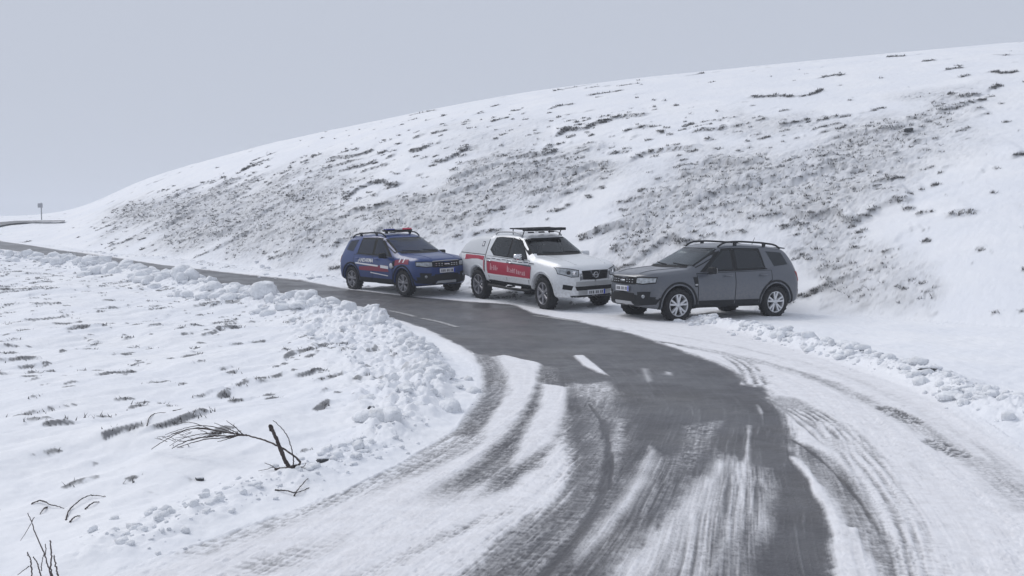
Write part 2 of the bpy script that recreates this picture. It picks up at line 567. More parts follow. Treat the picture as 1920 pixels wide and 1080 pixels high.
track([(1810, 860), (1870, 885), (1935, 930)], .16, .30, .06, .03, .15, .1, .1, 0, (.1, .6))
track([(1110, 608), (1200, 628), (1300, 646)], .25, .12, .1, .1, .1, .1)
scuff = np.clip(.16 * sstep(.0, .7, streak) + .12 * sstep(.2, .9, chev) * sstep(-.2, .5, streak), 0, 1) * sstep(-.1, .6, fbm(Xg * .7, Yg * .4, 3, 61) + .15)
A = np.maximum(A, scuff * sstep(.1, .5, -droad) * (Yg < 16))
grit = sstep(.42, .60, fbm(Xg * 14, Yg * 9, 3, 97)) * sstep(-.2, .5, fbm(Xg * .9, Yg * .6, 3, 98)) * sstep(.15, .5, -droad) * (Yg < 14)
A = np.maximum(A, .30 * grit)
A[~inroad] = 0
A *= sstep(.0, -.03, droad)
FILM = np.clip(.5 * sstep(.1, .8, streak2) + .35 * sstep(.0, .7, fbm(Xg * 1.1, Yg * .8, 4, 66)) + .3 * sstep(.2, .8, streak), 0, .75) * inroad
# packed snow between, softly grooved by tyres
groove = np.clip(streak * .5 + .5, 0, 1)
thick = (1 - A) * (.024 + .009 * streak + .002 * n_fine + .005 * chev * sstep(18, 7, Yg)) + (1 - A) * .008 * fbm(Xg * 2, Yg * 2, 3, 9)
thick = np.where(A > .97, 0, np.maximum(thick, 0))

# --- ploughed banks
B1 = P((-40, 482), (0, 486), (100, 494), (190, 505), (300, 528), (400, 548), (500, 570), (600, 592), (700, 618), (765, 645), (800, 690), (806, 735), (772, 780), (715, 822))
B1b = P((730, 825), (640, 880), (560, 905), (440, 935), (330, 985), (200, 1035))
B2 = P((1300, 604), (1400, 622), (1480, 645), (1560, 665), (1650, 690), (1740, 715), (1800, 745), (1880, 775), (1990, 810))
B3 = P((100, 472), (300, 488), (450, 506), (620, 528))
lump = fbm(Xg * 1.3, Yg * 1.3, 4, 3) * .5 + .5
lump2 = np.abs(fbm(Xg * 3.5, Yg * 3.5, 3, 77))


def bank(poly, h, w):
    i = region(Xg, Yg, poly, 4 * w)
    d, _, al = poly_dist(Xg[i], Yg[i], poly)
    g = np.exp(-(d / w) ** 2)
    return i, g * h


bank_add = np.zeros(NV)
for poly, h, w, lo in ((B1[:9], .26, .65, .4), (B1[8:], .13, .26, .4), (B1b, .10, .24, .2), (B2, .17, .40, .45), (B3, .12, 1.0, .2)):
    i, g = bank(poly, h, w)
    bank_add[i] += g * (lo + (1 - lo) * lump[i] * 1.2) + g * .5 * (lump2[i] - .2)
# broad churned apron inside the bend
apr = P((540, 600), (700, 625), (800, 690), (810, 750), (770, 790), (700, 790), (660, 700))
i = region(Xg, Yg, apr, 2.0)
d, ins, _ = poly_dist(Xg[i], Yg[i], apr, True)
m = sstep(-.6, .5, np.where(ins, d, -d))
bank_add[i] += m * (.05 * lump[i] + .13 * lump2[i])
churn = np.clip(bank_add * 4, 0, 1)
off = sstep(-.25, .12, droad)
DZ += bank_add * off
crumb = np.abs(fbm(Xg * 9, Yg * 9, 3, 55))
DZ += churn * off * .05 * crumb

# --- terraced turf showing through (left field and hillside)
hill = (Yg > yb_ - .3)
toe = sstep(-.5, 2.5, Yg - yb_)
wx = np.linspace(-60, 60, 1201)
tanth = np.interp(wx, [-40, -20, -10, -3, 4, 14, 30], [-.05, -.2, -.36, -.18, -.2, -.1, 0])
Tx = np.concatenate([[0], np.cumsum((tanth[1:] + tanth[:-1]) / 2 * .1)])
Qh = Yg - np.interp(Xg, wx, Tx)
Qf = (Yg * .40 - Xg * .92)
Sf = (Xg * .40 + Yg * .92)


def terr(Q, S, period, length, amp, thr, rw, seed, warp=.5, wl=.35):
    """small grassy steps: returns relief and the bare riser mask"""
    w = fbm(Xg * wl, Yg * wl, 3, seed) * warp
    ph = Q / period + w
    cell = np.floor(ph); fr = ph - cell
    n = pnoise(S / length + cell * 7.31, cell * 3.17 + seed) + .35 * pnoise(S / length * 4, cell * 1.7 + seed * 2)
    on = sstep(thr, thr + .22, n)
    h = amp * (sstep(0, rw, fr) - fr)
    r = sstep(0, rw * .35, fr) * sstep(rw * 1.25, rw * .75, fr)
    return h * (.25 + .75 * on), r * on


# patches where the snow lies thin on the hill
def patch(pts, soft=1.6):
    poly = P(*pts)
    i = region(Xg, Yg, poly, 4)
    d, ins, _ = poly_dist(Xg[i], Yg[i], poly, True)
    out = np.zeros(NV)
    out[i] = sstep(-soft, soft, np.where(ins, d, -d) + 1.5 * fbm(Xg[i] * .4, Yg[i] * .4, 4, 21))
    return out


D1 = patch([(195, 392), (300, 372), (420, 350), (520, 345), (600, 350), (700, 385), (740, 430), (650, 490), (560, 500), (420, 480), (300, 462), (215, 430)])
D1b = patch([(470, 330), (600, 295), (680, 300), (640, 345), (560, 350)]) * .45
D2 = patch([(740, 400), (860, 330), (960, 300), (1100, 290), (1180, 320), (1080, 370), (960, 400), (850, 450), (740, 480)])
D3 = patch([(1090, 420), (1200, 350), (1330, 300), (1500, 270), (1640, 240), (1740, 180), (1800, 170), (1790, 230), (1750, 320), (1700, 370), (1560, 420), (1420, 450), (1300, 470), (1130, 470)])
D4 = patch([(1480, 470), (1600, 480), (1700, 530), (1740, 590), (1600, 605), (1480, 595), (1490, 520)], .6)
D5 = patch([(830, 240), (960, 235), (1040, 260), (1000, 300), (860, 300)]) * .45
D6 = patch([(1380, 215), (1500, 215), (1480, 260), (1340, 255)], 1.0) * .6
DEN = np.clip(D1 + D1b + D2 + D3 + D4 + D5 + D6, 0, 1) * hill
SPA = patch([(560, 300), (830, 230), (1100, 210), (1300, 190), (1500, 200), (1640, 235), (1800, 165), (1930, 190), (1930, 620), (1500, 600), (1000, 520), (600, 530), (230, 470), (200, 400), (420, 330)], 2.5) * hill
bright = patch([(960, 450), (1090, 370), (1180, 335), (1200, 350), (1130, 400), (1080, 470)], .5) * hill
bright = np.maximum(bright, patch([(1640, 470), (1760, 300), (1800, 230), (1930, 130), (1990, 400), (1990, 600), (1780, 560), (1700, 560)], 1.5) * hill * .35)
DEN *= 1 - bright; SPA *= 1 - .8 * bright

hz = np.zeros(NV); hb = np.zeros(NV)
for per, ln, am, th0, rw, seed in ((2.3, 3.4, .15, .24, .065, 1.3), (1.3, 1.7, .10, .34, .09, 9.1), (.68, .8, .055, .38, .19, 17.7), (.47, .45, .035, .36, .25, 27.7)):
    big = per > 1
    th = th0 - .05 + .28 * (1 - SPA) + (.12 if not big else 0) - .30 * DEN + .10 * fbm(Xg * .12, Yg * .12, 2, seed)
    h, r = terr(Qh, Xg, per, ln, am, th, rw, seed, .55, .3)
    hz += h; hb = np.maximum(hb, r)
tuft = fbm(Xg * 3.2, Qh * 4.5, 4, 41)
tuft2 = fbm(Xg * 7, Qh * 11, 3, 63)
hb *= .80 + .5 * fbm(Xg * 4, Qh * 4, 3, 33)
tuft3 = fbm(Xg * 5, Qh * 12, 3, 83)
veil = fbm(Xg * 1.1, Qh * 1.6, 4, 101)
fib = fbm(Xg * 2.4, Qh * 14, 3, 111)
hb = np.maximum(hb * (1 - .25 * DEN), DEN * (.17 + .16 * sstep(-.4, .5, veil) + .14 * sstep(-.3, .5, fib)))
hb = np.maximum(hb, DEN * sstep(-.2, .55, tuft) * .38)
hb = np.maximum(hb, DEN * sstep(.16, .50, tuft2) * .55)
hb = np.maximum(hb, DEN * sstep(.22, .5, tuft3) * .75)
hb = np.maximum(hb, .07 * DEN)
hz += DEN * (.06 * tuft - .03 * tuft2 + .03 * fib)
hb *= hill * sstep(-.2, .7, Yg - yb_) * sstep(ys_ + 2, ys_ - 7, Yg)
DZ += hz * hill * toe * (.3 + .7 * SPA)
BARE = np.maximum(BARE, hb)

# left field
field = (~inroad) & (~hill) & (Xg < 3)
fden = np.clip(fbm(Xg * .25, Yg * .25, 3, 88) * .8 + .35, 0, 1) * sstep(4.6, 8, Yg)
fz = np.zeros(NV); fb = np.zeros(NV)
for per, ln, am, th0, rw, seed in ((1.1, 1.5, .055, .24, .10, 4.2), (.62, .7, .034, .33, .15, 6.6), (.34, .4, .018, .46, .22, 8.8)):
    h, r = terr(Qf, Sf, per, ln, am, th0 + .03 - .22 * fden - .08 * sstep(10, 20, Yg) + .25 * sstep(8, 4, Yg), rw, seed, .6, .35)
    fz += h; fb = np.maximum(fb, r)
brk = fbm(Xg * 6, Yg * 5, 3, 51)
brk2 = fbm(Xg * 9, Yg * 3.2, 3, 57)
fb = sstep(.22, .75, fb * (.70 + 1.1 * brk + .8 * brk2) + .1 * fb)
fld = field * sstep(.2, 1.2, droad)
DZ += fz * fld + field * sstep(0, 2, droad) * (.16 * fbm(Xg * .3, Yg * .3, 3, 5) + .045 * fbm(Qf * 1.6, Sf * .5, 3, 15))
BARE = np.maximum(BARE, fb * fld * (1 - .75 * churn) * .85)
# dirty snow in the churned bank
BARE = np.maximum(BARE, churn * off * sstep(.30, .62, fbm(Xg * 5, Yg * 5, 4, 91)) * .35 * (Xg < 8))
# verge between road and hill, right
verge = (~inroad) & (~hill) & (Xg >= 3)
DZ += verge * sstep(0, 1, droad) * .05 * fbm(Xg * .8, Yg * .8, 4, 19)
DZ += (~inroad) * .012 * fbm(Xg * 5, Yg * 5, 3, 29)
DZ = np.where(inroad, DZ * 0 + thick + (DZ if False else 0) + bank_add * off, DZ + .02)
Zg = Zb + DZ

# vertex normals of the whole sheet, so that the pieces meet without a seam
Pg = np.stack([Xg, Yg, Zg], 1).reshape(nY, nT, 3)
du = np.gradient(Pg, axis=1); dv = np.gradient(Pg, axis=0)
Ng = np.cross(du, dv); Ng /= np.linalg.norm(Ng, axis=2, keepdims=True) + 1e-12
Ng = Ng.reshape(-1, 3); Vg = Pg.reshape(-1, 3)
ii = (np.arange(nY - 1)[:, None] * nT + np.arange(nT - 1)[None, :]).ravel()
Fg = np.stack([ii, ii + 1, ii + nT + 1, ii + nT], 1)
fr_ = inroad[Fg].sum(1) >= 2
fh = hill[Fg].sum(1) >= 2
fl = ~fr_ & ~fh & (Xg[Fg[:, 0]] < np.interp(Yg[Fg[:, 0]], [0, 12, 60, 400], [2.5, 1, -33, -200]))


def sheet(name, mask, label):
    F = Fg[mask]
    u, inv = np.unique(F, return_inverse=True)
    o = mesh_np(name, Vg[u], inv.reshape(F.shape), M_GROUND, True, None, Ng[u],
                {'asphalt': A[u], 'packed': PK[u], 'bare': BARE[u], 'film': FILM[u]})
    return tag(o, label, None, None, 'structure')


sheet('road', fr_, 'wet grey asphalt road bending left between snow banks, half covered by slush')
sheet('hillside', fh & ~fr_, 'long snow covered hillside with dark turf steps showing through')
sheet('snow_field', fl & ~fh & ~fr_, 'snowy field inside the bend with streaks of grass')
sheet('snowy_verge', ~fr_ & ~fh & ~fl, 'flat snow verge at the foot of the hill')
# ground behind the viewer
e0 = Vg[:nT].copy(); e1 = e0.copy(); e1[:, 1] = -300; e1[:, 0] = e0[:, 0] * 12; e1[:, 2] = 0
Fb = np.stack([np.arange(nT - 1) + nT, np.arange(nT - 1) + nT + 1, np.arange(nT - 1) + 1, np.arange(nT - 1)], 1)
tag(mesh_np('snow_ground', np.vstack([e0, e1]), Fb, M_GROUND, True, None, None,
            {'asphalt': np.zeros(2 * nT), 'packed': np.ones(2 * nT), 'bare': np.zeros(2 * nT)}),
    'snowy ground behind the viewer', None, None, 'structure')


def ground_z(x, y):
    """height of the finished sheet at a point"""
    t = x / y
    j = int(np.clip(np.searchsorted(TC, t) - 1, 0, nT - 2)); i = int(np.clip(np.searchsorted(YR, y) - 1, 0, nY - 2))
    a = (t - TC[j]) / (TC[j + 1] - TC[j]); b = (y - YR[i]) / (YR[i + 1] - YR[i])
    Z = Zg.reshape(nY, nT)
    return float((Z[i, j] * (1 - a) + Z[i, j + 1] * a) * (1 - b) + (Z[i + 1, j] * (1 - a) + Z[i + 1, j + 1] * a) * b)


# far road on the terrace, top left
M_ASPH = mat('far_asphalt', (.10, .104, .115), .6, noise=.2, nscale=2)
fp = P((-60, 424), (0, 420), (30, 417.5), (70, 417), (122, 417))
fpn = P((-60, 432), (0, 427), (20, 423), (60, 419.6), (122, 419.2))
V = []; F = []
for a, b in zip(fp, fpn):
    V += [(a[0], a[1], float(z0(*a)) + .16), (b[0], b[1], float(z0(*b)) + .16)]
for k in range(len(fp) - 1): F.append((2 * k, 2 * k + 1, 2 * k + 3, 2 * k + 2))
tag(mesh_np('far_road', V, F, M_ASPH, False), 'distant stretch of bare road along the skyline at left', None, None, 'structure')

# painted edge lines
M_LINE = mat('road_paint', (.42, .42, .42), .6, noise=.6, nscale=14)


def paint_line(pts, w):
    poly = P(*pts)
    for _ in range(2):
        q = [poly[0]]
        for a, b in zip(poly[:-1], poly[1:]): q += [a * .75 + b * .25, a * .25 + b * .75]
        q.append(poly[-1]); poly = np.array(q)
    V = []; F = []
    for k, p in enumerate(poly):
        t = poly[min(k + 1, len(poly) - 1)] - poly[max(k - 1, 0)]; t /= np.linalg.norm(t)
        n = np.array([-t[1], t[0]]) * w / 2
        for q in (p + n, p - n): V.append((q[0], q[1], ground_z(*q) + .005))
        if k: F.append((2 * k - 2, 2 * k - 1, 2 * k + 1, 2 * k))
    o = mesh_np('edge_line', V, F, M_LINE, False)
    return o


tag(paint_line([(728, 583), (752, 587), (778, 594)], .12), 'short worn piece of painted line beside the inner bank', None, None, 'structure')
tag(paint_line([(790, 597), (822, 603), (858, 614)], .12), 'longer worn piece of painted line in mid road', None, None, 'structure')
tag(paint_line([(1000, 592), (1040, 597), (1090, 605)], .12), 'worn painted line at outer edge below the white pickup', None, None, 'structure')

# ------------------------------------------------------------------ snow clods
M_CLOD = mat('clod_snow', (.84, .86, .89), .75, noise=.16, nscale=7)
_nt = M_CLOD.node_tree
_g = _nt.nodes.new('ShaderNodeNewGeometry'); _z = _nt.nodes.new('ShaderNodeTexNoise'); _z.inputs['Scale'].default_value = 22; _z.inputs['Detail'].default_value = 6
_b = _nt.nodes.new('ShaderNodeBump'); _b.inputs['Strength'].default_value = .9; _b.inputs['Distance'].default_value = .03
_nt.links.new(_g.outputs['Position'], _z.inputs['Vector']); _nt.links.new(_z.outputs[0], _b.inputs['Height'])
_nt.links.new(_b.outputs[0], _nt.nodes['Principled BSDF'].inputs['Normal'])


def ico(sub, seed, amp=.42, sq=.85):
    bm = bmesh.new(); bmesh.ops.create_icosphere(bm, subdivisions=sub, radius=1)
    V = np.array([v.co[:] for v in bm.verts]); F = np.array([[v.index for v in f.verts] for f in bm.faces]); bm.free()
    n = fbm(V[:, 0] * 1.9 + seed, V[:, 1] * 1.9 + V[:, 2] * 2.3, 3, seed) + .6 * pnoise(V[:, 2] * 3 + seed, V[:, 0] * 3 - V[:, 1] * 2)
    V = V * (1 + amp * n)[:, None]
    V = np.sign(V) * np.abs(V) ** sq
    return V, F


PROTO = [ico(2, s * 3.3) for s in range(10)]
PROTO1 = [ico(1, s * 5.3) for s in range(6)]
cv, cf, cn = [], [], 0


def clod(x, y, r, sink=.3):
    global cn
    V, F = random.choice(PROTO if r > .05 * (y / 12) else PROTO1)
    th = random.random() * 6.28; c, s = math.cos(th), math.sin(th)
    ph = random.uniform(-1, 1); c2, s2 = math.cos(ph), math.sin(ph)
    W = V.copy(); W[:, 1], W[:, 2] = c2 * V[:, 1] - s2 * V[:, 2], s2 * V[:, 1] + c2 * V[:, 2]
    W = W * np.array([r * random.uniform(.7, 1.7), r * random.uniform(.7, 1.4), r * random.uniform(.45, 1.0)])
    W = np.stack([c * W[:, 0] - s * W[:, 1] + x, s * W[:, 0] + c * W[:, 1] + y, W[:, 2] + ground_z(x, y) + r * (.55 - sink)], 1)
    cv.append(W); cf.append(F + cn); cn += len(W)


def along_bank(poly, n, w, rlo, rhi, p=2.2, shift=0.0):
    seg = np.linalg.norm(np.diff(poly, axis=0), axis=1); cum = np.concatenate([[0], np.cumsum(seg)])
    for _ in range(n):
        s = random.random() * cum[-1]; k = int(np.clip(np.searchsorted(cum, s) - 1, 0, len(seg) - 1))
        a, b = poly[k], poly[k + 1]; q = a + (b - a) * (s - cum[k]) / seg[k]
        t = (b - a) / seg[k]; nn = np.array([-t[1], t[0]])
        q = q + nn * (random.gauss(0, w) + shift)
        if q[1] < 3.6: continue
        if pnoise(np.array([s * .9]), np.array([n * .37]))[0] + .45 < random.random() * .8: continue
        clod(q[0], q[1], rlo + (rhi - rlo) * random.random() ** p, random.uniform(.1, .6))


along_bank(B1[:8], 1900, .50, .025, .24, 3.6)
along_bank(B1[7:], 1100, .17, .010, .095, 3.2)
along_bank(B1b, 420, .15, .005, .034, 3.4)
along_bank(B2, 1700, .22, .006, .085, 4.2)
along_bank(B3, 130, .6, .03, .12)
for _ in range(700):
    lo, hi = apr.min(0), apr.max(0)
    q = np.array([random.uniform(lo[0], hi[0]), random.uniform(lo[1], hi[1])])
    if poly_dist(np.array([q[0]]), np.array([q[1]]), apr, True)[1][0]: clod(q[0], q[1], .012 + .07 * random.random() ** 3, random.uniform(.1, .6))
tag(mesh_np('snow_clods', np.vstack(cv), np.vstack(cf), M_CLOD, True), 'crumbled ploughed snow lumps heaped along the road edges', None, None, 'stuff')


def big_clod(px, py, r, label, seed, flat=.8):
    V, F = ico(3, seed, .30)
    x, y = at(px, py)
    o = mesh_np('snow_clump', V * [r, r, r * flat], F, M_CLOD, True)
    o.location = (x, y, ground_z(x, y) + r * .35); o.rotation_euler = (0, 0, seed)
    tag(o, label, 'snow clump', 'big snow clumps on the ploughed bank')


big_clod(238, 512, .24, 'round snow clump on top of the bank at far left, against the dark road', 2.1)
big_clod(343, 536, .30, 'tall snow clump on the bank straight below the hill foot', 4.4, 1.0)
big_clod(495, 573, .30, 'wide snow clump on the bank left of the blue car', 7.9)
big_clod(575, 585, .26, 'snow clump on bank crest directly beyond the streaked field', 9.2)
big_clod(652, 602, .17, 'squarish snow clump on the bank beneath the blue car', 5.6, .9)
big_clod(712, 606, .15, 'small pointed snow clump at inner corner where the painted line begins', 1.2, 1.0)

# ------------------------------------------------------------------ dry grass on the steps
M_GRASS = mat('dead_grass', (.13, .127, .125), .9, noise=.5, nscale=3)
w = BARE * (Yg < 62) * (Yg > 4.5) * (np.abs(Xg / Yg) < .66) * (A < .01)
cellarea = np.maximum(Yg, 5) ** 1.0 * np.gradient(np.tile(YR[:, None], (1, nT)), axis=0).ravel()
w = np.where(w > .45, w, 0) * cellarea / np.maximum(Yg, 8)
w = w * np.where(hill, 1 - .75 * DEN, .16)
pick = RNG.choice(NV, 8000, p=w / w.sum())
gv = []; gf = []; gn = 0
for i in pick:
    x, y, z = Vg[i]
    nb = 5
    hgt = RNG.uniform(.03, .10) * (.55 if not hill[i] else 1.2)
    for b in range(nb):
        a = RNG.random() * 6.283; l = hgt * RNG.uniform(.6, 1.2); wd = .004 + .0004 * y
        bx, by = x + RNG.normal() * .05, y + RNG.normal() * .05
        tx, ty = bx + math.cos(a) * l * .9, by + math.sin(a) * l * .9
        gv += [(bx - math.sin(a) * wd, by + math.cos(a) * wd, z - .02), (bx + math.sin(a) * wd, by - math.cos(a) * wd, z - .02), (tx, ty, z + l * .55)]
        gf.append((gn, gn + 1, gn + 2)); gn += 3
tag(mesh_np('grass_tufts', gv, gf, M_GRASS, False), 'withered grass blades poking out of the snow steps', None, None, 'stuff')

# ------------------------------------------------------------------ vehicles
M_TYRE = mat('tyre_rubber', (.011, .011, .013), .85, noise=.3, nscale=30)
M_PLASTIC = mat('black_plastic', (.014, .015, .017), .7, spec=.3)
M_GAP = mat('shut_line', (.008, .008, .009), .9)


def glass(name, tint, gloss):
    m = bpy.data.materials.new(name); m.use_nodes = True
    nt = m.node_tree; nt.nodes.clear()
    o = nt.nodes.new('ShaderNodeOutputMaterial'); mx = nt.nodes.new('ShaderNodeMixShader')
    t = nt.nodes.new('ShaderNodeBsdfTransparent'); t.inputs[0].default_value = (*tint, 1)
    g = nt.nodes.new('ShaderNodeBsdfGlossy'); g.inputs['Roughness'].default_value = .03; g.inputs[0].default_value = (.9, .93, .95, 1)
    f = nt.nodes.new('ShaderNodeFresnel'); f.inputs[0].default_value = gloss
    nt.links.new(f.outputs[0], mx.inputs[0]); nt.links.new(t.outputs[0], mx.inputs[1]); nt.links.new(g.outputs[0], mx.inputs[2])
    nt.links.new(mx.outputs[0], o.inputs[0])
    return m


M_GLASS = glass('tinted_glass', (.42, .45, .48), 1.5)
M_GLASS2 = glass('windscreen_glass', (.80, .86, .86), 1.5)
M_TRIM = mat('cabin_trim', (.045, .046, .05), .8)
M_ALLOY = mat('machined_alloy', (.58, .59, .61), .35, metal=.45)
M_ALLOY_D = mat('dirty_alloy', (.26, .26, .28), .45, metal=.6)
M_DARKALLOY = mat('dark_alloy', (.03, .03, .033), .5)
M_CHROME = mat('chrome', (.72, .73, .75), .15, metal=1.0)
M_LAMP = mat('lamp_lens', (.42, .45, .48), .12, spec=.7, noise=.55, nscale=14)
M_AMBER = mat('amber_lens', (.55, .20, .03), .25)
M_RED = mat('red_lens', (.38, .02, .025), .2)
M_PLATE = mat('number_plate', (.62, .63, .66), .5)
M_PLATEINK = mat('plate_ink', (.04, .04, .05), .5)
M_SILVER = mat('silver_trim', (.42, .43, .44), .4, metal=.3)
M_WHITE = mat('white_print', (.72, .72, .74), .5)
M_REDFILM = mat('red_film', (.40, .022, .055), .45)
M_REDDARK = mat('dark_red_film', (.22, .018, .05), .5)
M_DKFILM = mat('dark_print', (.06, .07, .09), .5)
M_BLUE = mat('blue_lens', (.02, .05, .5), .2)
M_SNOWCAP = mat('roof_snow', (.84, .86, .89), .8)
M_GREYP = mat('slate_grey_paint', (.070, .079, .098), .30, spec=.5, coat=.7, dirt=(.15, .15, .152))
M_NAVY = mat('navy_blue_paint', (.002, .030, .160), .28, spec=.45, coat=.35, dirt=(.045, .05, .075))
M_WHITEP = mat('white_paint', (.70, .72, .74), .28, spec=.5, coat=.8, dirt=(.36, .34, .32))


def chaikin(p, n):
    p = np.asarray(p)
    for _ in range(n):
        a = p[:, :-1] * .75 + p[:, 1:] * .25; b = p[:, :-1] * .25 + p[:, 1:] * .75
        q = np.empty((p.shape[0], 2 * a.shape[1] + 2, 2))
        q[:, 0] = p[:, 0]; q[:, -1] = p[:, -1]; q[:, 1:-1:2] = a; q[:, 2:-1:2] = b
        p = q
    return p


class Car:
    """a body lofted from cross sections; x runs from the nose to the tail, y across, z up"""

    def __init__(s, name, c, paint, loc, yaw):
        s.c = c; s.paint = paint
        s.root = empty(name, loc, yaw, size=1.0)
        L = c['L']
        xs = list(np.linspace(0.0, .3, 26)) + list(np.arange(.3, L - .25, .03)) + list(np.linspace(L - .25, L, 20))
        for ax in (c['fa'], c['ra']):
            for th in np.linspace(0, np.pi, 25): xs.append(ax + c['arch'] * math.cos(th))
            xs += [ax - c['arch'] - .003, ax + c['arch'] + .003]
        xs = np.array(sorted(set(np.round(xs, 4))))
        f = lambda k, sg=.04: smooth_curve(xs, c[k], sg)
        zc, ze, zb, zs = f('zc'), f('ze', .03), f('zb'), f('zs', .03)
        W = c['W'] / 2
        # plan shape: rounded nose and tail
        nr, tr = c['nose_r'], c['tail_r']
        pl = np.ones_like(xs)
        m = xs < nr; pl[m] = (1 - (1 - xs[m] / nr) ** c['nose_n']) ** (1 / c['nose_n2'])
        m = xs > L - tr; pl[m] = (1 - (1 - (L - xs[m]) / tr) ** 3.2) ** (1 / 2.6)
        pl = np.maximum(pl, .02)
        yw = W * pl * f('yw'); ym = yw
        yb = np.minimum(yw, W * pl * f('yb')); yr = np.minimum(yb, W * pl * f('yr'))
        S = np.zeros((len(xs), 10, 2))
        S[:, 0] = np.stack([0 * xs, zs], 1)
        S[:, 1] = np.stack([yw * .80, zs], 1)
        S[:, 2] = np.stack([yw * .965, zs + .02], 1)
        S[:, 3] = np.stack([yw * .992, zs + (c['zmid'] - zs) * .45], 1)
        S[:, 4] = np.stack([yw, np.minimum(c['zmid'], zs * .3 + zb * .7)], 1)
        S[:, 5] = np.stack([yb, zb - .012], 1)
        S[:, 6] = np.stack([yb * .35 + yr * .65, zb * .30 + ze * .70], 1)
        S[:, 7] = np.stack([yr, ze], 1)
        S[:, 8] = np.stack([yr * .72, ze * .25 + zc * .75], 1)
        S[:, 9] = np.stack([0 * xs, zc], 1)
        P2 = chaikin(S, 2)
        Y = P2[:, :, 0]; Z = P2[:, :, 1]
        # wheel arches
        za = np.zeros_like(xs)
        for ax in (c['fa'], c['ra']):
            q = c['arch'] ** 2 - (xs - ax) ** 2
            za = np.maximum(za, np.where(q > 0, c['wr'] + np.sqrt(np.maximum(q, 0)), 0))
        Z = np.maximum(Z, za[:, None])
        nx, nj = Y.shape
        V = []; 
        for sgn in (-1, 1):
            V.append(np.stack([np.repeat(xs, nj), (sgn * Y).ravel(), Z.ravel()], 1))
        V = np.vstack(V)
        F = []
        for h in (0, 1):
            b = h * nx * nj
            for i in range(nx - 1):
                for j in range(nj - 1):
                    q = (b + i * nj + j, b + (i + 1) * nj + j, b + (i + 1) * nj + j + 1, b + i * nj + j + 1)
                    F.append(q if h else q[::-1])
            # end caps are closed by the narrow first and last sections
        s.split = c.get('split')
        F = np.array(F)
        s.xs = xs; s.nj = nj
        s.bvh = BVHTree.FromPolygons([Vector(v) for v in V], [tuple(map(int, f_)) for f_ in F])
        # openings behind the panes
        C3 = V[F].mean(1); keep = np.ones(len(F), bool)
        for mode, poly in c['openings']:
            p = np.array(poly, float)
            if mode == 'side': q = C3[:, [0, 2]]; ok = C3[:, 1] != 0
            else: q = C3[:, [1, 2]]; ok = (C3[:, 0] < 2.35) if mode == 'front' else (C3[:, 0] > L - .7)
            _, ins_, _ = poly_dist(q[:, 0], q[:, 1], p, True)
            keep &= ~(ins_ & ok)
        F = F[keep]
        if s.split:
            cx = V[F][:, :, 0].mean(1); cz = V[F][:, :, 2].mean(1)
            m = (cx > s.split[0]) & (cz > s.split[1])
            s._mesh('body', V, F[~m], paint); s._mesh('canopy', V, F[m], c['canopy_paint'])
        else:
            s._mesh('body', V, F, paint)

    def _mesh(s, name, V, F, m):
        u, inv = np.unique(F, return_inverse=True); F2 = inv.reshape(F.shape)
        V2 = V[u]
        me = bpy.data.meshes.new(name); me.from_pydata([tuple(v) for v in V2], [], [tuple(map(int, f)) for f in F2])
        bm = bmesh.new(); bm.from_mesh(me)
        bmesh.ops.remove_doubles(bm, verts=bm.verts[:], dist=.0006)
        bmesh.ops.dissolve_degenerate(bm, edges=bm.edges[:], dist=.0006)
        bmesh.ops.holes_fill(bm, edges=[e for e in bm.edges if e.is_boundary], sides=0) if not s.split else None
        bmesh.ops.recalc_face_normals(bm, faces=bm.faces[:])
        for f in bm.faces: f.smooth = True
        for e in bm.edges:
            if len(e.link_faces) == 2 and e.calc_face_angle(0) > math.radians(38): e.smooth = False
        bm.to_mesh(me); bm.free()
        me.materials.append(m)
        o = bpy.data.objects.new(name, me); COL.objects.link(o); o.parent = s.root
        return o

    def hit(s, mode, a, b, side):
        a0 = a
        if mode in ('front', 'rear') and abs(a) < .035: a = .035
        if mode == 'side': o, d = Vector((a, side * 3, b)), Vector((0, -side, 0))
        elif mode == 'front': o, d = Vector((-2, a, b)), Vector((1, 0, 0))
        elif mode == 'rear': o, d = Vector((9, a, b)), Vector((-1, 0, 0))
        else: o, d = Vector((a, b, 4)), Vector((0, 0, -1))
        h, n, _, _ = s.bvh.ray_cast(o, d)
        if h is None:
            h, n, _, _ = s.bvh.find_nearest(o + d * (2.2 if mode == 'side' else 2.1))
        if n.dot(d) > 0: n = -n
        if a0 != a: h = Vector((h.x, a0, h.z)); n = Vector((n.x, 0, n.z)).normalized()
        return h, n

    def patch(s, name, m, mode, A_, B_, off=.006, side=-1, nu=14, nv=8, depth=.02, parent=None, smooth=True):
        """a thin shell over the body between polyline A_ (lower) and B_ (upper)"""
        def res(p, n):
            p = np.array(p, float); l = np.concatenate([[0], np.cumsum(np.linalg.norm(np.diff(p, axis=0), axis=1))])
            t = np.linspace(0, l[-1], n); t = np.unique(np.concatenate([t, l]))
            return p, l
        pa, la = res(A_, nu); pb, lb = res(B_, nu)
        ts = np.unique(np.round(np.concatenate([np.linspace(0, 1, nu), la / la[-1], lb / lb[-1]]), 5))
        ca = np.stack([np.interp(ts * la[-1], la, pa[:, k]) for k in (0, 1)], 1)
        cb = np.stack([np.interp(ts * lb[-1], lb, pb[:, k]) for k in (0, 1)], 1)
        nu = len(ts)
        G = []; N_ = []
        for i in range(nu):
            for j in range(nv):
                q = ca[i] + (cb[i] - ca[i]) * j / (nv - 1)
                h, n = s.hit(mode, q[0], q[1], side)
                G.append(h + n * off); N_.append(n)
        F = []
        for i in range(nu - 1):
            for j in range(nv - 1):
                F.append((i * nv + j, (i + 1) * nv + j, (i + 1) * nv + j + 1, i * nv + j + 1))
        mb = MB(); mb.add(G, F, smooth)
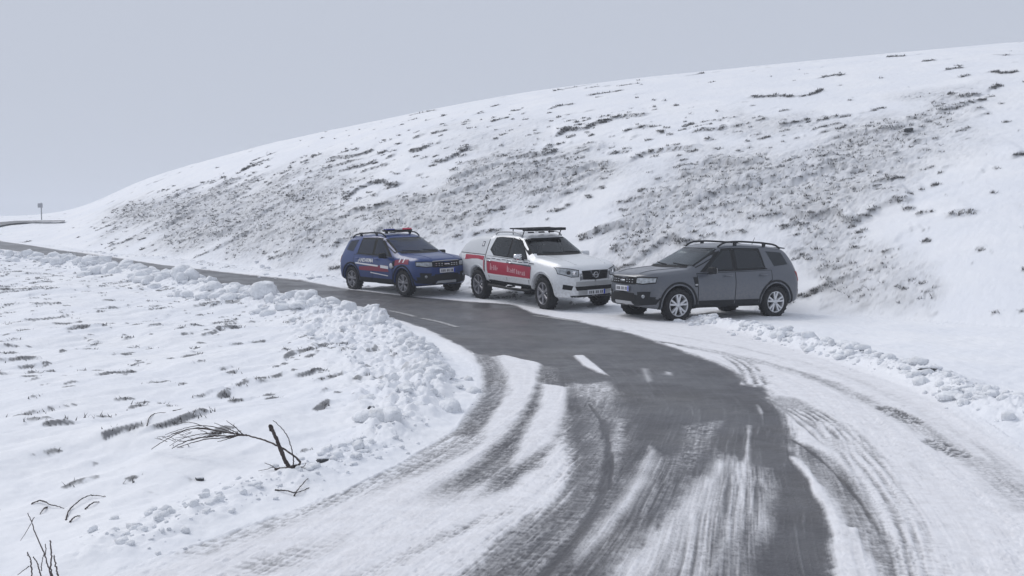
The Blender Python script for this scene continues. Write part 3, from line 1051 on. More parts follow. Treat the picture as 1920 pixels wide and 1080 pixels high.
        ring = [i * nv for i in range(nu)] + [(nu - 1) * nv + j for j in range(1, nv)] + [i * nv + nv - 1 for i in range(nu - 2, -1, -1)] + [j for j in range(nv - 2, 0, -1)]
        V2 = [G[k] for k in ring] + [G[k] - N_[k] * depth for k in ring]; n = len(ring)
        mb.add(V2, [(k, (k + 1) % n, n + (k + 1) % n, n + k) for k in range(n)], False)
        return mb.build(name, m, parent or s.root)

    def frame(s, name, m, mode, outer, inner, off, side=-1, n=9, depth=.012):
        """a band between two four cornered outlines"""
        def loop(q):
            q = [np.array(p, float) for p in q]; out = []
            for a, b in zip(q, q[1:] + q[:1]): out += [a + (b - a) * k / n for k in range(n)]
            return out
        lo, li = loop(outer), loop(inner); nl = len(lo)
        G = []; N_ = []
        for a, b in zip(lo, li):
            for t in (0, .5, 1):
                q = a + (b - a) * t
                h, nn = s.hit(mode, q[0], q[1], side); G.append(h + nn * off); N_.append(nn)
        mb = MB()
        mb.add(G, [(3 * i + j, 3 * ((i + 1) % nl) + j, 3 * ((i + 1) % nl) + j + 1, 3 * i + j + 1) for i in range(nl) for j in (0, 1)], True)
        for e in (0, 2):
            V2 = [G[3 * i + e] for i in range(nl)] + [G[3 * i + e] - N_[3 * i + e] * depth for i in range(nl)]
            mb.add(V2, [(k, (k + 1) % nl, nl + (k + 1) % nl, nl + k) for k in range(nl)], False)
        return mb.build(name, m, s.root)

    def both(s, fn):
        for side in (-1, 1): fn(side)


def make_wheel(kind, r, w):
    """tyre and rim meshes turned about y, outer face towards -y"""
    t = MB()
    rr = r * .69
    t.lathe_y([(rr, -w * .42), (rr + .012, -w * .47), (r * .83, -w * .5), (r * .93, -w * .485), (r * .985, -w * .43), (r, -w * .3), (r * 1.0, 0), (r, w * .3), (r * .985, w * .43),
               (r * .9, w * .5), (rr, w * .44)], 44)
    n = 44                                     # tread blocks
    for k in range(n):
        a = 2 * math.pi * (k + .5) / n
        for yy in (-.30, .0, .30):
            R = Matrix.Rotation(-a, 3, 'Y')
            t.box(Vector((math.cos(a) * r * 1.001, yy * w + (.02 if k % 2 else -.01), math.sin(a) * r * 1.001)), (.014, w * .23, r * .09), R)
    rim = MB(); back = MB()
    rim.lathe_y([(rr, -w * .44), (rr * .985, -w * .47), (rr * .93, -w * .44), (rr * .90, -w * .30), (rr * .86, w * .2)], 40)
    back.lathe_y([(rr * .97, w * .1), (rr * .6, w * .02), (.02, 0)], 32)
    ns = 5 if kind == 'split' else 6
    yo = -w * .40
    for k in range(ns):
        for dlt in ((-.15, .15) if kind == 'split' else (0,)):
            a0 = 2 * math.pi * k / ns + math.pi / 2; a1 = a0 + dlt * 1.45; a0b = a0 + dlt * .25
            p0 = Vector((math.cos(a0b) * rr * .16, yo + .012, math.sin(a0b) * rr * .16)); p1 = Vector((math.cos(a1) * rr * .95, yo - .004, math.sin(a1) * rr * .95))
            d = p1 - p0; tn = Vector((-d.z, 0, d.x)).normalized()
            w0, w1 = (.024, .023) if kind == 'split' else (.028, .040)
            V = []
            for p, ww in ((p0, w0), (p1, w1)):
                for sx, dy in ((-1, 0), (-.7, -.012), (.7, -.012), (1, 0), (1, .04), (-1, .04)): V.append(p + tn * ww * sx + Vector((0, dy, 0)))
            rim.add(V, [(q, (q + 1) % 6, 6 + (q + 1) % 6, 6 + q) for q in range(6)] + [(0, 1, 2, 3, 4, 5), (11, 10, 9, 8, 7, 6)], False)
    rim.lathe_y([(.001, yo - .012), (.05, yo - .010), (rr * .24, yo), (rr * .26, yo + .04)], 20)
    return t, rim, back


def fit_wheels(car, kind, rimmat, steer=0.0):
    c = car.c
    T = make_wheel(kind, c['wr'], c['tw'])
    proto = None
    for ax in ('fa', 'ra'):
        for side in (-1, 1):
            yc = side * (c['W'] / 2 - c['tw'] / 2 - .012)
            wh = empty('wheel', (c[ax], yc, c['wr'] - .008), (math.pi if side == 1 else 0) + (steer if ax == 'fa' else 0), car.root, .2)
            if proto is None:
                a = T[0].build('tyre', M_TYRE, wh); b = T[1].build('rim', rimmat, wh); d = T[2].build('brake_backing', M_DARKALLOY, wh)
                proto = (a, b, d)
            else:
                for p in proto:
                    q = p.copy(); COL.objects.link(q); q.parent = wh
            wh.rotation_euler.y = random.random() * 6.28 if False else 0


def arch_flare(car, m, dw=.07, off=.014, yfrom=20):
    c = car.c
    for side in (-1, 1):
        for ax in ('fa', 'ra'):
            a_in = []; a_out = []
            for k in range(25):
                th = math.radians(yfrom * -.9 + (180 + 1.8 * yfrom) * k / 24)
                for rr, l in ((c['arch'] - .004, a_in), (c['arch'] + dw, a_out)):
                    l.append((c[ax] + rr * math.cos(th), c['wr'] + rr * math.sin(th)))
            car.patch('fender_flare', m, 'side', a_in, a_out, off, side, 24, 3, .03)


def mirror(car, x, z, side, m, yb):
    g = MB()
    g.box(Vector((x + .02, side * (yb + .05), z - .05)), (.06, .12, .04), None, .01)
    g.build('mirror_stalk', M_PLASTIC, car.root)
    g = MB(); g.box(Vector((x, side * (yb + .16), z + .02)), (.12, .22, .15), Matrix.Rotation(side * .15, 3, 'Z'), .035)
    o = g.build('mirror_housing', m, car.root)
    g = MB(); g.box(Vector((x + .066, side * (yb + .16), z + .02)), (.006, .17, .11), Matrix.Rotation(side * .15, 3, 'Z'), .002)
    g.build('mirror_glass', M_CHROME, o)


def plate(car, x, z, txt=True, w=.50, tilt=0.0):
    g = MB().box(Vector((x, 0, z)), (.012, w, .115), None, .004)
    o = g.build('number_plate', M_PLATE, car.root)
    g = MB(); yy = -w * .38
    random.seed(int(z * 1000 + x * 77))
    for k, n in enumerate((.045, .03, .045, .04, .05, .04, .045)):
        if k in (2, 4): yy += .03
        g.box(Vector((x - .008, yy + n / 2, z)), (.004, n * .62, .065)); yy += n + .008
    tag(g.build('plate_characters', M_PLATEINK, o), kind='stuff')
    g = MB().box(Vector((x - .008, -w * .465, z)), (.003, .035, .108)); g.build('plate_band', M_BLUE, o)


def cabin(car, x0, x1, zf, zseat, w):
    R = car.root
    MB().box(Vector(((x0 + x1) / 2, 0, zf)), (x1 - x0, w * 2, .10), None, .02).build('cabin_floor', M_TRIM, R)
    MB().box(Vector((x0 + .20, 0, zseat + .22)), (.46, w * 1.9, .22), None, .06).build('dashboard', M_TRIM, R)
    for s in (-1, 1):
        sx = x0 + 1.02
        g = MB(); g.box(Vector((sx, s * .36, zseat + .30)), (.14, .48, .62), Matrix.Rotation(.22, 3, 'Y'), .05); o = g.build('front_seat', M_TRIM, R)
        MB().box(Vector((sx + .10, s * .36, zseat + .70)), (.09, .25, .17), Matrix.Rotation(.15, 3, 'Y'), .035).build('headrest', M_TRIM, o)
    g = MB(); g.box(Vector((x0 + 1.95, 0, zseat + .28)), (.14, w * 1.75, .60), Matrix.Rotation(.25, 3, 'Y'), .05); o = g.build('rear_seat', M_TRIM, R)
    for s in (-1, 0, 1): MB().box(Vector((x0 + 2.06, s * .38, zseat + .62)), (.08, .24, .13), None, .03).build('headrest', M_TRIM, o)
    ring = [(x0 + .53 + .09 * math.sin(a), -.36 + .18 * math.cos(a), zseat + .30 + .17 * math.sin(a)) for a in np.linspace(0, 2 * math.pi, 21)]
    MB().tube(ring, .014, 6, False).build('steering_wheel', M_TRIM, R)
    MB().box(Vector((x0 + .78, 0, zseat + .73)), (.03, .24, .06), None, .01).build('rear_view_mirror', M_TRIM, R)


# ---- compact SUV --------------------------------------------------------------
SUV = dict(L=4.34, W=1.80, fa=.84, ra=3.514, wr=.348, tw=.215, arch=.415, zmid=.80, nose_r=.62, nose_n=2.9, nose_n2=2.5, tail_r=.34,
           openings=[('front', [(-.70, 1.16), (.70, 1.16), (.60, 1.52), (-.60, 1.52)]), ('side', [(1.56, 1.065), (2.335, 1.075), (2.355, 1.53), (2.12, 1.50)]), ('side', [(2.42, 1.08), (3.235, 1.10), (3.155, 1.512), (2.435, 1.53)]), ('rear', [(-.53, 1.22), (.53, 1.22), (.50, 1.43), (-.50, 1.43)])],
           zc=[(0, .90), (.03, .965), (.10, 1.01), (.35, 1.07), (.95, 1.13), (1.13, 1.14), (2.02, 1.60), (2.3, 1.648), (2.7, 1.66), (3.3, 1.635), (3.85, 1.575), (3.98, 1.52), (4.20, 1.20), (4.30, 1.05), (4.34, 1.0)],
           ze=[(0, .88), (.03, .935), (.12, .98), (.35, 1.03), (.95, 1.085), (1.16, 1.10), (2.04, 1.535), (2.3, 1.585), (2.7, 1.60), (3.3, 1.575), (3.85, 1.52), (3.98, 1.46), (4.20, 1.16), (4.30, 1.02), (4.34, .98)],
           zb=[(0, .82), (.12, .91), (.35, .96), (.95, 1.0), (1.2, 1.01), (2.2, 1.025), (3.3, 1.06), (3.8, 1.08), (4.2, 1.02), (4.34, .93)],
           zs=[(0, .40), (.10, .31), (.35, .26), (.5, .25), (1.25, .25), (1.4, .27), (3.0, .27), (3.9, .28), (4.15, .33), (4.34, .45)],
           yw=[(0, 1), (.4, 1.0), (1.5, .985), (2.8, .985), (3.5, 1.0), (4.34, 1)],
           yb=[(0, .95), (.5, .94), (1.2, .93), (2.0, .935), (3.2, .935), (4.0, .92), (4.34, .92)],
           yr=[(0, .80), (.5, .80), (1.15, .80), (1.9, .70), (2.6, .70), (3.6, .685), (4.0, .70), (4.34, .82)])


def build_suv(name, paint, loc, yaw, rim='split', rimmat=None, flare=None):
    car = Car(name, SUV, paint, loc, yaw)
    c = SUV; R = car.root
    # windscreen with its black border, rear window
    car.frame('screen_border', M_GAP, 'front', [(-.755, 1.125), (.755, 1.125), (.635, 1.545), (-.635, 1.545)], [(-.675, 1.19), (.675, 1.19), (.57, 1.495), (-.57, 1.495)], .003, 0, 14, .02)
    car.patch('windscreen', M_GLASS2, 'front', [(-.70, 1.16), (0, 1.165), (.70, 1.16)], [(-.595, 1.515), (0, 1.53), (.595, 1.515)], .007, 0, 18, 12, .004)
    car.patch('rear_window', M_GLASS, 'rear', [(-.56, 1.20), (.56, 1.20)], [(-.52, 1.45), (.52, 1.45)], .005, 0, 12, 8, .01)

    def sides(s):
        # dark sheet painting the shaded shut lines first, then door skins a few mm proud
        car.patch('door_gap', M_GAP, 'side', [(1.335, .335), (2.365, .335), (3.03, .335), (3.10, .50), (3.30, .78), (3.40, .84)],
                  [(1.32, 1.015), (2.2, 1.032), (3.0, 1.052), (3.1, 1.055), (3.3, 1.058), (3.41, 1.06)], .0015, s, 30, 10, .01)
        for nm, a, b in (('door', [(1.35, .35), (2.33, .35)], [(1.335, 1.0), (2.355, 1.022)]),
                         ('door', [(2.35, .35), (3.01, .35), (3.075, .50), (3.275, .79), (3.375, .85)], [(2.375, 1.022), (2.9, 1.037), (3.05, 1.042), (3.25, 1.047), (3.39, 1.05)])):
            o = car.patch(nm, paint, 'side', a, b, .006, s, 16, 12, .01)
            hx = 2.14 if a[0][0] < 2 else 3.13
            h = MB().box(Vector((hx, s * 0.905, .955)), (.20, .022, .035), None, .008); h.build('door_handle', paint, o)
            # side rubbing strip
            car.patch('door_trim', M_PLASTIC, 'side', [(a[0][0] + .01, .345), (min(a[-1][0], 2.99) if a[0][0] > 2 else 2.32, .345)],
                      [(a[0][0] + .01, .425), ((3.03) if a[0][0] > 2 else 2.32, .425)], .014, s, 10, 3, .02, parent=o)
        car.frame('window_surround', M_GAP, 'side', [(1.42, 1.037), (2.375, 1.049), (2.395, 1.555), (2.10, 1.535)], [(1.64, 1.092), (2.305, 1.10), (2.325, 1.505), (2.135, 1.475)], .003, s, 9, .02)
        car.frame('window_surround', M_GAP, 'side', [(2.378, 1.049), (3.29, 1.076), (3.20, 1.54), (2.398, 1.555)], [(2.45, 1.105), (3.185, 1.122), (3.11, 1.485), (2.465, 1.505)], .003, s, 9, .02)
        car.patch('side_window', M_GLASS, 'side', [(1.54, 1.062), (2.32, 1.072)], [(2.12, 1.505), (2.34, 1.53)], .006, s, 14, 8, .01)
        car.patch('side_window', M_GLASS, 'side', [(2.42, 1.075), (3.22, 1.092)], [(2.44, 1.53), (3.14, 1.512)], .006, s, 12, 8, .01)
        car.patch('quarter_window', M_GLASS, 'side', [(3.50, 1.14), (3.92, 1.18)], [(3.36, 1.475), (3.80, 1.44)], .004, s, 10, 6, .01)
        car.patch('body_pillar', paint, 'side', [(3.24, 1.10), (3.44, 1.10)], [(3.17, 1.545), (3.31, 1.54)], .008, s, 5, 8, .01)
        # headlamp wraps round the corner
        hl = car.patch('headlight', M_GAP, 'front', [(s * .43, .79), (s * .60, .775), (s * .82, .81)], [(s * .43, .93), (s * .60, .94), (s * .805, .94)], .006, 0, 14, 6, .02)
        car.patch('headlight_lens', M_LAMP, 'front', [(s * .455, .81), (s * .60, .80), (s * .81, .835)], [(s * .455, .91), (s * .60, .917), (s * .80, .915)], .010, 0, 14, 5, .01, parent=hl)
        car.patch('taillight', M_RED, 'rear', [(s * .62, .80), (s * .85, .80)], [(s * .62, 1.0), (s * .82, 1.02)], .012, 0, 6, 6, .02)
        car.patch('fog_lamp_recess', M_PLASTIC, 'front', [(s * .50, .47), (s * .74, .47)], [(s * .47, .62), (s * .76, .64)], .004, 0, 8, 5, .01)
        h, n = car.hit('front', s * .62, .53, 0)
        MB().lathe_y([(.001, -.02), (.03, -.018), (.042, 0), (.042, .02)], 16).build('fog_lamp', M_LAMP, R, h).rotation_euler = (0, 0, math.atan2(n.y, n.x) + math.pi / 2)
        # fender vent, sill
        v = car.patch('fender_vent', M_PLASTIC, 'side', [(1.255, .72), (1.33, .72)], [(1.22, .93), (1.325, .93)], .012, s, 4, 4, .02)
        car.patch('turn_repeater', M_SILVER, 'side', [(1.25, .755), (1.315, .755)], [(1.245, .785), (1.315, .785)], .020, s, 3, 3, .02, parent=v)
        car.patch('sill_cladding', M_PLASTIC, 'side', [(1.27, .262), (3.08, .278)], [(1.27, .345), (3.06, .345)], .016, s, 20, 4, .03)
        # roof rail
        g = MB()
        pts = []
        for x in np.linspace(2.08, 3.86, 16):
            h, n = car.hit('top', x, s * .55, 0)
            e = min((x - 2.08), (3.86 - x)) / .22
            pts.append((x, s * .575, h.z + .01 + .062 * min(1, e) ** .5))
        g.tube(pts, .021, 8)
        for k in (4, 11):
            p = pts[k]; g.box(Vector((p[0], p[1], p[2] - .04)), (.09, .035, .08), None, .01)
        g.build('roof_rail', M_PLASTIC, R)
        mirror(car, 1.60, 1.06, s, M_PLASTIC, .86)
    car.both(sides)
    # nose
    car.patch('grille', M_GAP, 'front', [(-.43, .775), (0, .765), (.43, .775)], [(-.43, .93), (0, .935), (.43, .93)], .004, 0, 20, 5, .01)
    car.patch('grille_bar', M_SILVER, 'front', [(-.43, .93), (0, .937), (.43, .93)], [(-.43, .945), (0, .953), (.43, .945)], .010, 0, 14, 3, .012)
    g = MB()
    for yy in (-.34, -.25, -.16, .16, .25, .34):
        for zz in (.825, .875):
            h, n = car.hit('front', yy, zz, 0)
            g.box(h + n * .008, (.012, .045, .016))
    tag(g.build('grille_studs', M_CHROME, R), kind='stuff')
    h, n = car.hit('front', 0, .85, 0)
    g = MB().box(h + n * .012, (.014, .17, .045), None, .006); g.build('badge', M_CHROME, R)
    car.patch('lower_bumper', M_PLASTIC, 'front', [(-.82, .37), (-.5, .33), (0, .30), (.5, .33), (.82, .37)], [(-.88, .52), (-.46, .55), (0, .62), (.46, .55), (.88, .52)], .007, 0, 24, 6, .012)
    car.patch('air_intake', M_GAP, 'front', [(-.42, .43), (.42, .43)], [(-.38, .59), (.38, .59)], .010, 0, 16, 5, .01)
    car.patch('skid_plate', M_SILVER, 'front', [(-.34, .345), (.34, .345)], [(-.30, .41), (.30, .41)], .013, 0, 14, 3, .01)
    h, n = car.hit('front', 0, .67, 0)
    plate(car, h.x - .02, .68)
    car.patch('bonnet_crease', paint, 'top', [(.16, -.42), (1.10, -.56)], [(.16, -.38), (1.10, -.50)], .008, 0, 16, 3, .01)
    car.patch('bonnet_crease', paint, 'top', [(.16, .38), (1.10, .50)], [(.16, .42), (1.10, .56)], .008, 0, 16, 3, .01)
    car.patch('rear_bumper', M_PLASTIC, 'rear', [(-.80, .46), (.80, .46)], [(-.84, .62), (.84, .62)], .008, 0, 16, 5, .02)
    for s in (-1, 1):
        g = MB()
        pts = []
        for k in range(7):
            yy = s * .05 + (.52 if s == 1 else .50) * k / 6 * 1.0 - (.55 if s == -1 else 0)
            h, n = car.hit('front', yy, 1.165 + .035 * k / 6, 0); pts.append(h + n * .018)
        g.tube(pts, .008, 6); g.build('wiper', M_GAP, R)
    arch_flare(car, flare or M_PLASTIC, .075)
    cabin(car, 1.22, 3.85, .62, .72, .74)
    # rear spoiler lip, underbody, exhaust
    MB().box(Vector((2.2, 0, .30)), (3.3, 1.35, .09), None, .02).build('underbody', M_GAP, R)
    MB().tube([(3.7, .45, .30), (4.25, .47, .29)], .03, 10).build('exhaust_pipe', M_ALLOY_D, R)
    MB().box(Vector((3.99, 0, 1.545)), (.16, 1.05, .03), Matrix.Rotation(.12, 3, 'Y'), .01).build('roof_spoiler', paint, R)
    MB().tube([(3.55, 0, 1.63), (3.63, 0, 1.78)], [.008, .004], 6).build('roof_aerial', M_PLASTIC, R)
    fit_wheels(car, rim, rimmat or M_ALLOY)
    return car


def stand(root, c, yaw, x, y, lift=0.0):
    """put the front axle centre over (x, y), resting on the ground under the four wheels"""
    ca, sa = math.cos(yaw), math.sin(yaw)

    def gz(xl, yl):
        X = x + (xl - c['fa']) * ca - yl * sa; Y = y + (xl - c['fa']) * sa + yl * ca
        return max(ground_z(X + dx, Y) for dx in (-.06, 0, .06))
    w = c['W'] / 2 - .12
    zf = (gz(c['fa'], -w) + gz(c['fa'], w)) / 2; zr = (gz(c['ra'], -w) + gz(c['ra'], w)) / 2
    zl = (gz(c['fa'], -w) + gz(c['ra'], -w)) / 2; zq = (gz(c['fa'], w) + gz(c['ra'], w)) / 2
    pitch = math.atan2(zf - zr, c['ra'] - c['fa']); roll = math.atan2(zq - zl, 2 * w)
    M = Matrix.Translation((x, y, zf + lift)) @ Matrix.Rotation(yaw, 4, 'Z') @ Matrix.Rotation(pitch, 4, 'Y') @ Matrix.Rotation(roll, 4, 'X') @ Matrix.Translation((-c['fa'], 0, 0))
    root.matrix_world = M


def lettering(car, txt, x, z, size, m, side, parent=None, off=.012, shear=0.0):
    cu = bpy.data.curves.new('lettering', 'FONT'); cu.body = txt; cu.size = size; cu.extrude = .002; cu.align_x = 'CENTER'; cu.align_y = 'CENTER'; cu.shear = shear
    cu.offset = size * .02
    t = bpy.data.objects.new('lettering_tmp', cu); COL.objects.link(t)
    bpy.context.view_layer.update()
    me = bpy.data.meshes.new_from_object(t); bpy.data.objects.remove(t)
    for v in me.vertices:
        X = x + (-v.co.x if side == 1 else v.co.x) ; Z = z + v.co.y
        h, n = car.hit('side', X, Z, side)
        v.co = (X, h.y + side * (off + v.co.z), Z)
    me.name = 'lettering'; me.materials.clear(); me.materials.append(m)
    o = bpy.data.objects.new('lettering', me); COL.objects.link(o); o.parent = parent or car.root
    return o


# grey one, nose to the left
g_car = build_suv('grey_suv', M_GREYP, (0, 0, 0), 0, 'split', M_ALLOY)
stand(g_car.root, SUV, math.radians(26), 3.15, 19.4, -.02)
tag(g_car.root, 'slate grey SUV with bright alloy wheels facing left on the snowy verge', 'car', 'vehicles parked in a row at the road bend')

# blue one, nose to the right and nearer
b_car = build_suv('blue_suv', M_NAVY, (0, 0, 0), 0, 'split', M_ALLOY_D)
b_car.patch('red_stripe', M_REDDARK, 'side', [(1.50, .62), (2.3, .62), (3.05, .62)], [(1.62, .80), (2.3, .76), (3.05, .72)], .011, 1, 20, 5, .004)
b_car.patch('red_stripe', M_REDDARK, 'side', [(.55, .86), (.9, .86), (1.22, .80)], [(.60, .99), (.9, .98), (1.22, .96)], .008, 1, 12, 5, .004)
b_car.patch('white_stripe', M_WHITE, 'side', [(2.05, .745), (3.25, .80)], [(2.05, .79), (3.25, .84)], .014, 1, 14, 3, .004)
b_car.patch('white_stripe', M_WHITE, 'side', [(1.55, .50), (2.45, .56)], [(1.55, .525), (2.45, .585)], .014, 1, 12, 3, .004)
b_car.patch('white_panel', M_WHITE, 'side', [(1.52, .70), (1.92, .72)], [(1.52, .78), (1.92, .80)], .014, 1, 8, 3, .004)
lettering(b_car, 'JANDARMA', 2.72, .905, .155, M_WHITE, 1)
MB().lathe_y([(.001, .012), (.07, .01), (.075, 0)], 20).build('door_crest', M_WHITE, b_car.root, (1.36, .905, .80))
for _x in (.80, .98):
    b_car.patch('white_mark', M_WHITE, 'side', [(_x, .90), (_x + .05, .90)], [(_x - .04, 1.0), (_x + .01, 1.0)], .012, 1, 4, 4, .004)
# light bar on the roof
lb = MB().box(Vector((2.34, 0, 1.735)), (.20, .92, .045), None, .015).build('light_bar', M_GAP, b_car.root)
MB().box(Vector((2.33, .29, 1.775)), (.18, .30, .045), None, .02).build('blue_beacon', mat('blue_beacon_lens', (.02, .03, .20), .25), lb)
MB().box(Vector((2.33, -.27, 1.778)), (.18, .34, .05), None, .02).build('red_beacon', mat('red_beacon_lens', (.62, .05, .10), .2), lb)
MB().box(Vector((2.33, 0, 1.78)), (.19, .22, .055), None, .02).build('speaker_cover', M_WHITE, lb)
for yy in (-.4, .4): MB().box(Vector((2.30, yy, 1.70)), (.10, .05, .09), None, .01).build('light_bar_foot', M_PLASTIC, lb)
stand(b_car.root, SUV, math.radians(131), -2.30, 24.5)
tag(b_car.root, 'dark blue patrol SUV with red side stripe and roof light bar, leftmost of the three', 'car', 'vehicles parked in a row at the road bend')

# ---- pickup --------------------------------------------------------------------
PICK = dict(L=5.25, W=1.85, fa=.90, ra=4.05, wr=.390, tw=.255, arch=.470, zmid=.92, nose_r=.60, nose_n=3.0, nose_n2=2.4, tail_r=.18,
            openings=[('front', [(-.73, 1.295), (.73, 1.295), (.61, 1.625), (-.61, 1.625)]), ('side', [(1.75, 1.18), (2.515, 1.187), (2.535, 1.632), (2.17, 1.578)]), ('side', [(2.58, 1.19), (3.23, 1.21), (3.475, 1.345), (3.375, 1.618), (3.13, 1.635), (2.60, 1.632)])],
            zc=[(0, .94), (.05, 1.02), (.14, 1.08), (.5, 1.18), (1.2, 1.26), (1.38, 1.275), (2.10, 1.70), (2.4, 1.765), (2.9, 1.79), (3.60, 1.765), (3.70, 1.755), (4.2, 1.735), (4.75, 1.66), (5.08, 1.52), (5.2, 1.32), (5.25, 1.22)],
            ze=[(0, .90), (.05, .98), (.16, 1.045), (.5, 1.13), (1.2, 1.21), (1.42, 1.22), (2.13, 1.64), (2.4, 1.70), (2.9, 1.72), (3.60, 1.70), (3.70, 1.66), (4.2, 1.64), (4.75, 1.56), (5.08, 1.43), (5.2, 1.27), (5.25, 1.20)],
            zb=[(0, .84), (.2, .96), (.5, 1.04), (1.2, 1.11), (1.5, 1.125), (2.5, 1.14), (3.5, 1.17), (5.25, 1.19)],
            zs=[(0, .36), (.12, .31), (.4, .32), (1.5, .45), (3.3, .47), (4.6, .52), (5.25, .60)],
            yw=[(0, 1), (.4, 1.0), (.9, 1.0), (1.6, .975), (3.4, .975), (4.05, .995), (5.25, .97)],
            yb=[(0, .93), (.5, .93), (1.4, .93), (2.5, .94), (3.6, .94), (3.75, .95), (5.25, .93)],
            yr=[(0, .80), (.5, .80), (1.4, .79), (2.1, .68), (3.55, .68), (3.72, .73), (5.25, .73)],
            split=(3.68, 1.19), canopy_paint=mat('canopy_white', (.60, .62, .64), .4))
pk = Car('white_pickup', PICK, M_WHITEP, (0, 0, 0), 0)
R = pk.root
pk.frame('screen_border', M_GAP, 'front', [(-.775, 1.255), (.775, 1.255), (.64, 1.655), (-.64, 1.655)], [(-.70, 1.325), (.70, 1.325), (.575, 1.60), (-.575, 1.60)], .003, 0, 14, .02)
pk.patch('windscreen', M_GLASS2, 'front', [(-.725, 1.29), (0, 1.30), (.725, 1.29)], [(-.60, 1.62), (0, 1.635), (.60, 1.62)], .007, 0, 18, 12, .004)
for s in (-1, 1):
    pk.patch('door_gap', M_GAP, 'side', [(1.50, .53), (2.6, .53), (3.42, .55), (3.55, .80)], [(1.52, 1.13), (2.5, 1.15), (3.4, 1.17), (3.60, 1.17)], .0015, s, 24, 10, .01)  # dark sheet under the doors, its colour stands for shade in the gaps
    for a, b in (([(1.515, .55), (2.54, .55)], [(1.535, 1.12), (2.55, 1.135)]), ([(2.56, .55), (3.40, .57), (3.53, .80)], [(2.57, 1.135), (3.38, 1.16), (3.585, 1.165)])):
        o = pk.patch('door', M_WHITEP, 'side', a, b, .006, s, 14, 12, .01)
        hx = 2.38 if a[0][0] < 2 else 3.40
        MB().box(Vector((hx, s * .925, 1.045)), (.19, .025, .035), None, .008).build('door_handle', M_CHROME, o)
    pk.frame('window_surround', M_GAP, 'side', [(1.64, 1.15), (2.545, 1.163), (2.565, 1.66), (2.15, 1.60)], [(1.82, 1.205), (2.48, 1.212), (2.50, 1.605), (2.195, 1.55)], .003, s, 9, .02)
    pk.frame('window_surround', M_GAP, 'side', [(2.55, 1.163), (3.27, 1.185), (3.52, 1.33), (3.41, 1.645), (3.15, 1.665), (2.57, 1.66)], [(2.61, 1.215), (3.19, 1.235), (3.43, 1.36), (3.345, 1.59), (3.12, 1.608), (2.625, 1.605)], .003, s, 7, .02)
    pk.patch('side_window', M_GLASS, 'side', [(1.72, 1.175), (2.50, 1.18)], [(2.17, 1.575), (2.52, 1.635)], .006, s, 12, 8, .01)
    pk.patch('side_window', M_GLASS, 'side', [(2.58, 1.185), (3.22, 1.205), (3.47, 1.335)], [(2.60, 1.638), (3.12, 1.642), (3.38, 1.615)], .006, s, 12, 8, .01)
    pk.patch('cab_gap', M_GAP, 'side', [(3.655, .55), (3.68, .55)], [(3.655, 1.66), (3.68, 1.66)], .004, s, 3, 14, .01)
    pk.patch('canopy_seam', M_GAP, 'side', [(3.70, 1.185), (5.16, 1.195)], [(3.70, 1.20), (5.16, 1.212)], .004, s, 14, 3, .01)
    pk.patch('headlight', M_GAP, 'front', [(s * .45, .805), (s * .62, .80), (s * .86, .88)], [(s * .43, .965), (s * .62, 1.005), (s * .845, 1.035)], .004, 0, 14, 7, .015)
    hl = pk.patch('headlight_lens', M_LAMP, 'front', [(s * .465, .82), (s * .62, .815), (s * .85, .895)], [(s * .45, .95), (s * .62, .99), (s * .84, 1.02)], .008, 0, 14, 7, .01)
    for yy in (.55, .67):
        h, n = pk.hit('front', s * yy, .905, 0)
        MB().lathe_y([(.001, -.004), (.035, -.006), (.048, 0)], 18).build('lamp_reflector', M_DARKALLOY if yy > .6 else M_CHROME, hl, h + n * .012).rotation_euler = (0, 0, math.atan2(n.y, n.x) + math.pi / 2)
    pk.patch('fog_lamp_recess', M_GAP, 'front', [(s * .62, .50), (s * .80, .53)], [(s * .58, .60), (s * .79, .64)], .005, 0, 8, 5, .01)
    pk.patch('taillight', M_RED, 'rear', [(s * .74, .80), (s * .86, .80)], [(s * .74, 1.15), (s * .85, 1.15)], .01, 0, 4, 6, .02)
    # side step
    g = MB(); g.tube([(1.42, s * .80, .44), (1.50, s * .92, .40), (2.4, s * .93, .395), (3.42, s * .92, .41), (3.50, s * .80, .45)], .042, 10, True, .8)
    g.build('side_step', M_PLASTIC, R)
    for xx in (1.7, 2.5, 3.25): MB().box(Vector((xx, s * .80, .43)), (.05, .22, .04)).build('step_bracket', M_GAP, R)
    pk.patch('sill_cladding', M_PLASTIC, 'side', [(1.42, .475), (3.5, .49)], [(1.42, .535), (3.5, .545)], .008, s, 16, 3, .02)
    mirror(pk, 1.80, 1.20, s, M_CHROME if s == 1 else M_WHITEP, .86)
    # cab rails
    pts = []
    for x in np.linspace(2.25, 3.55, 12):
        h, n = pk.hit('top', x, s * .58, 0); e = min(x - 2.25, 3.55 - x) / .2
        pts.append((x, s * .60, h.z + .012 + .06 * min(1, e) ** .5))
    MB().tube(pts, .02, 8).build('roof_rail', M_SILVER, R)
    # red flank film with dark chequer line above
    pk.patch('red_side_band', M_REDFILM, 'side', [(1.44, .70), (2.0, .68), (3.0, .70), (3.50, .72)], [(1.40, .985), (2.0, 1.01), (3.0, 1.035), (3.56, 1.05)], .0105, s, 26, 7, .003)
    pk.patch('red_side_band', M_REDFILM, 'side', [(3.72, 1.04), (4.05, 1.07), (4.35, 1.06), (4.75, 1.02)], [(3.72, 1.15), (4.05, 1.16), (4.35, 1.16), (4.75, 1.16)], .006, s, 16, 5, .003)
    pk.patch('red_side_band', M_REDFILM, 'side', [(3.715, .76), (3.722, .90), (3.73, 1.04)], [(3.60 + .08, .76), (3.68, .90), (3.68, 1.04)], .006, s, 6, 4, .003)
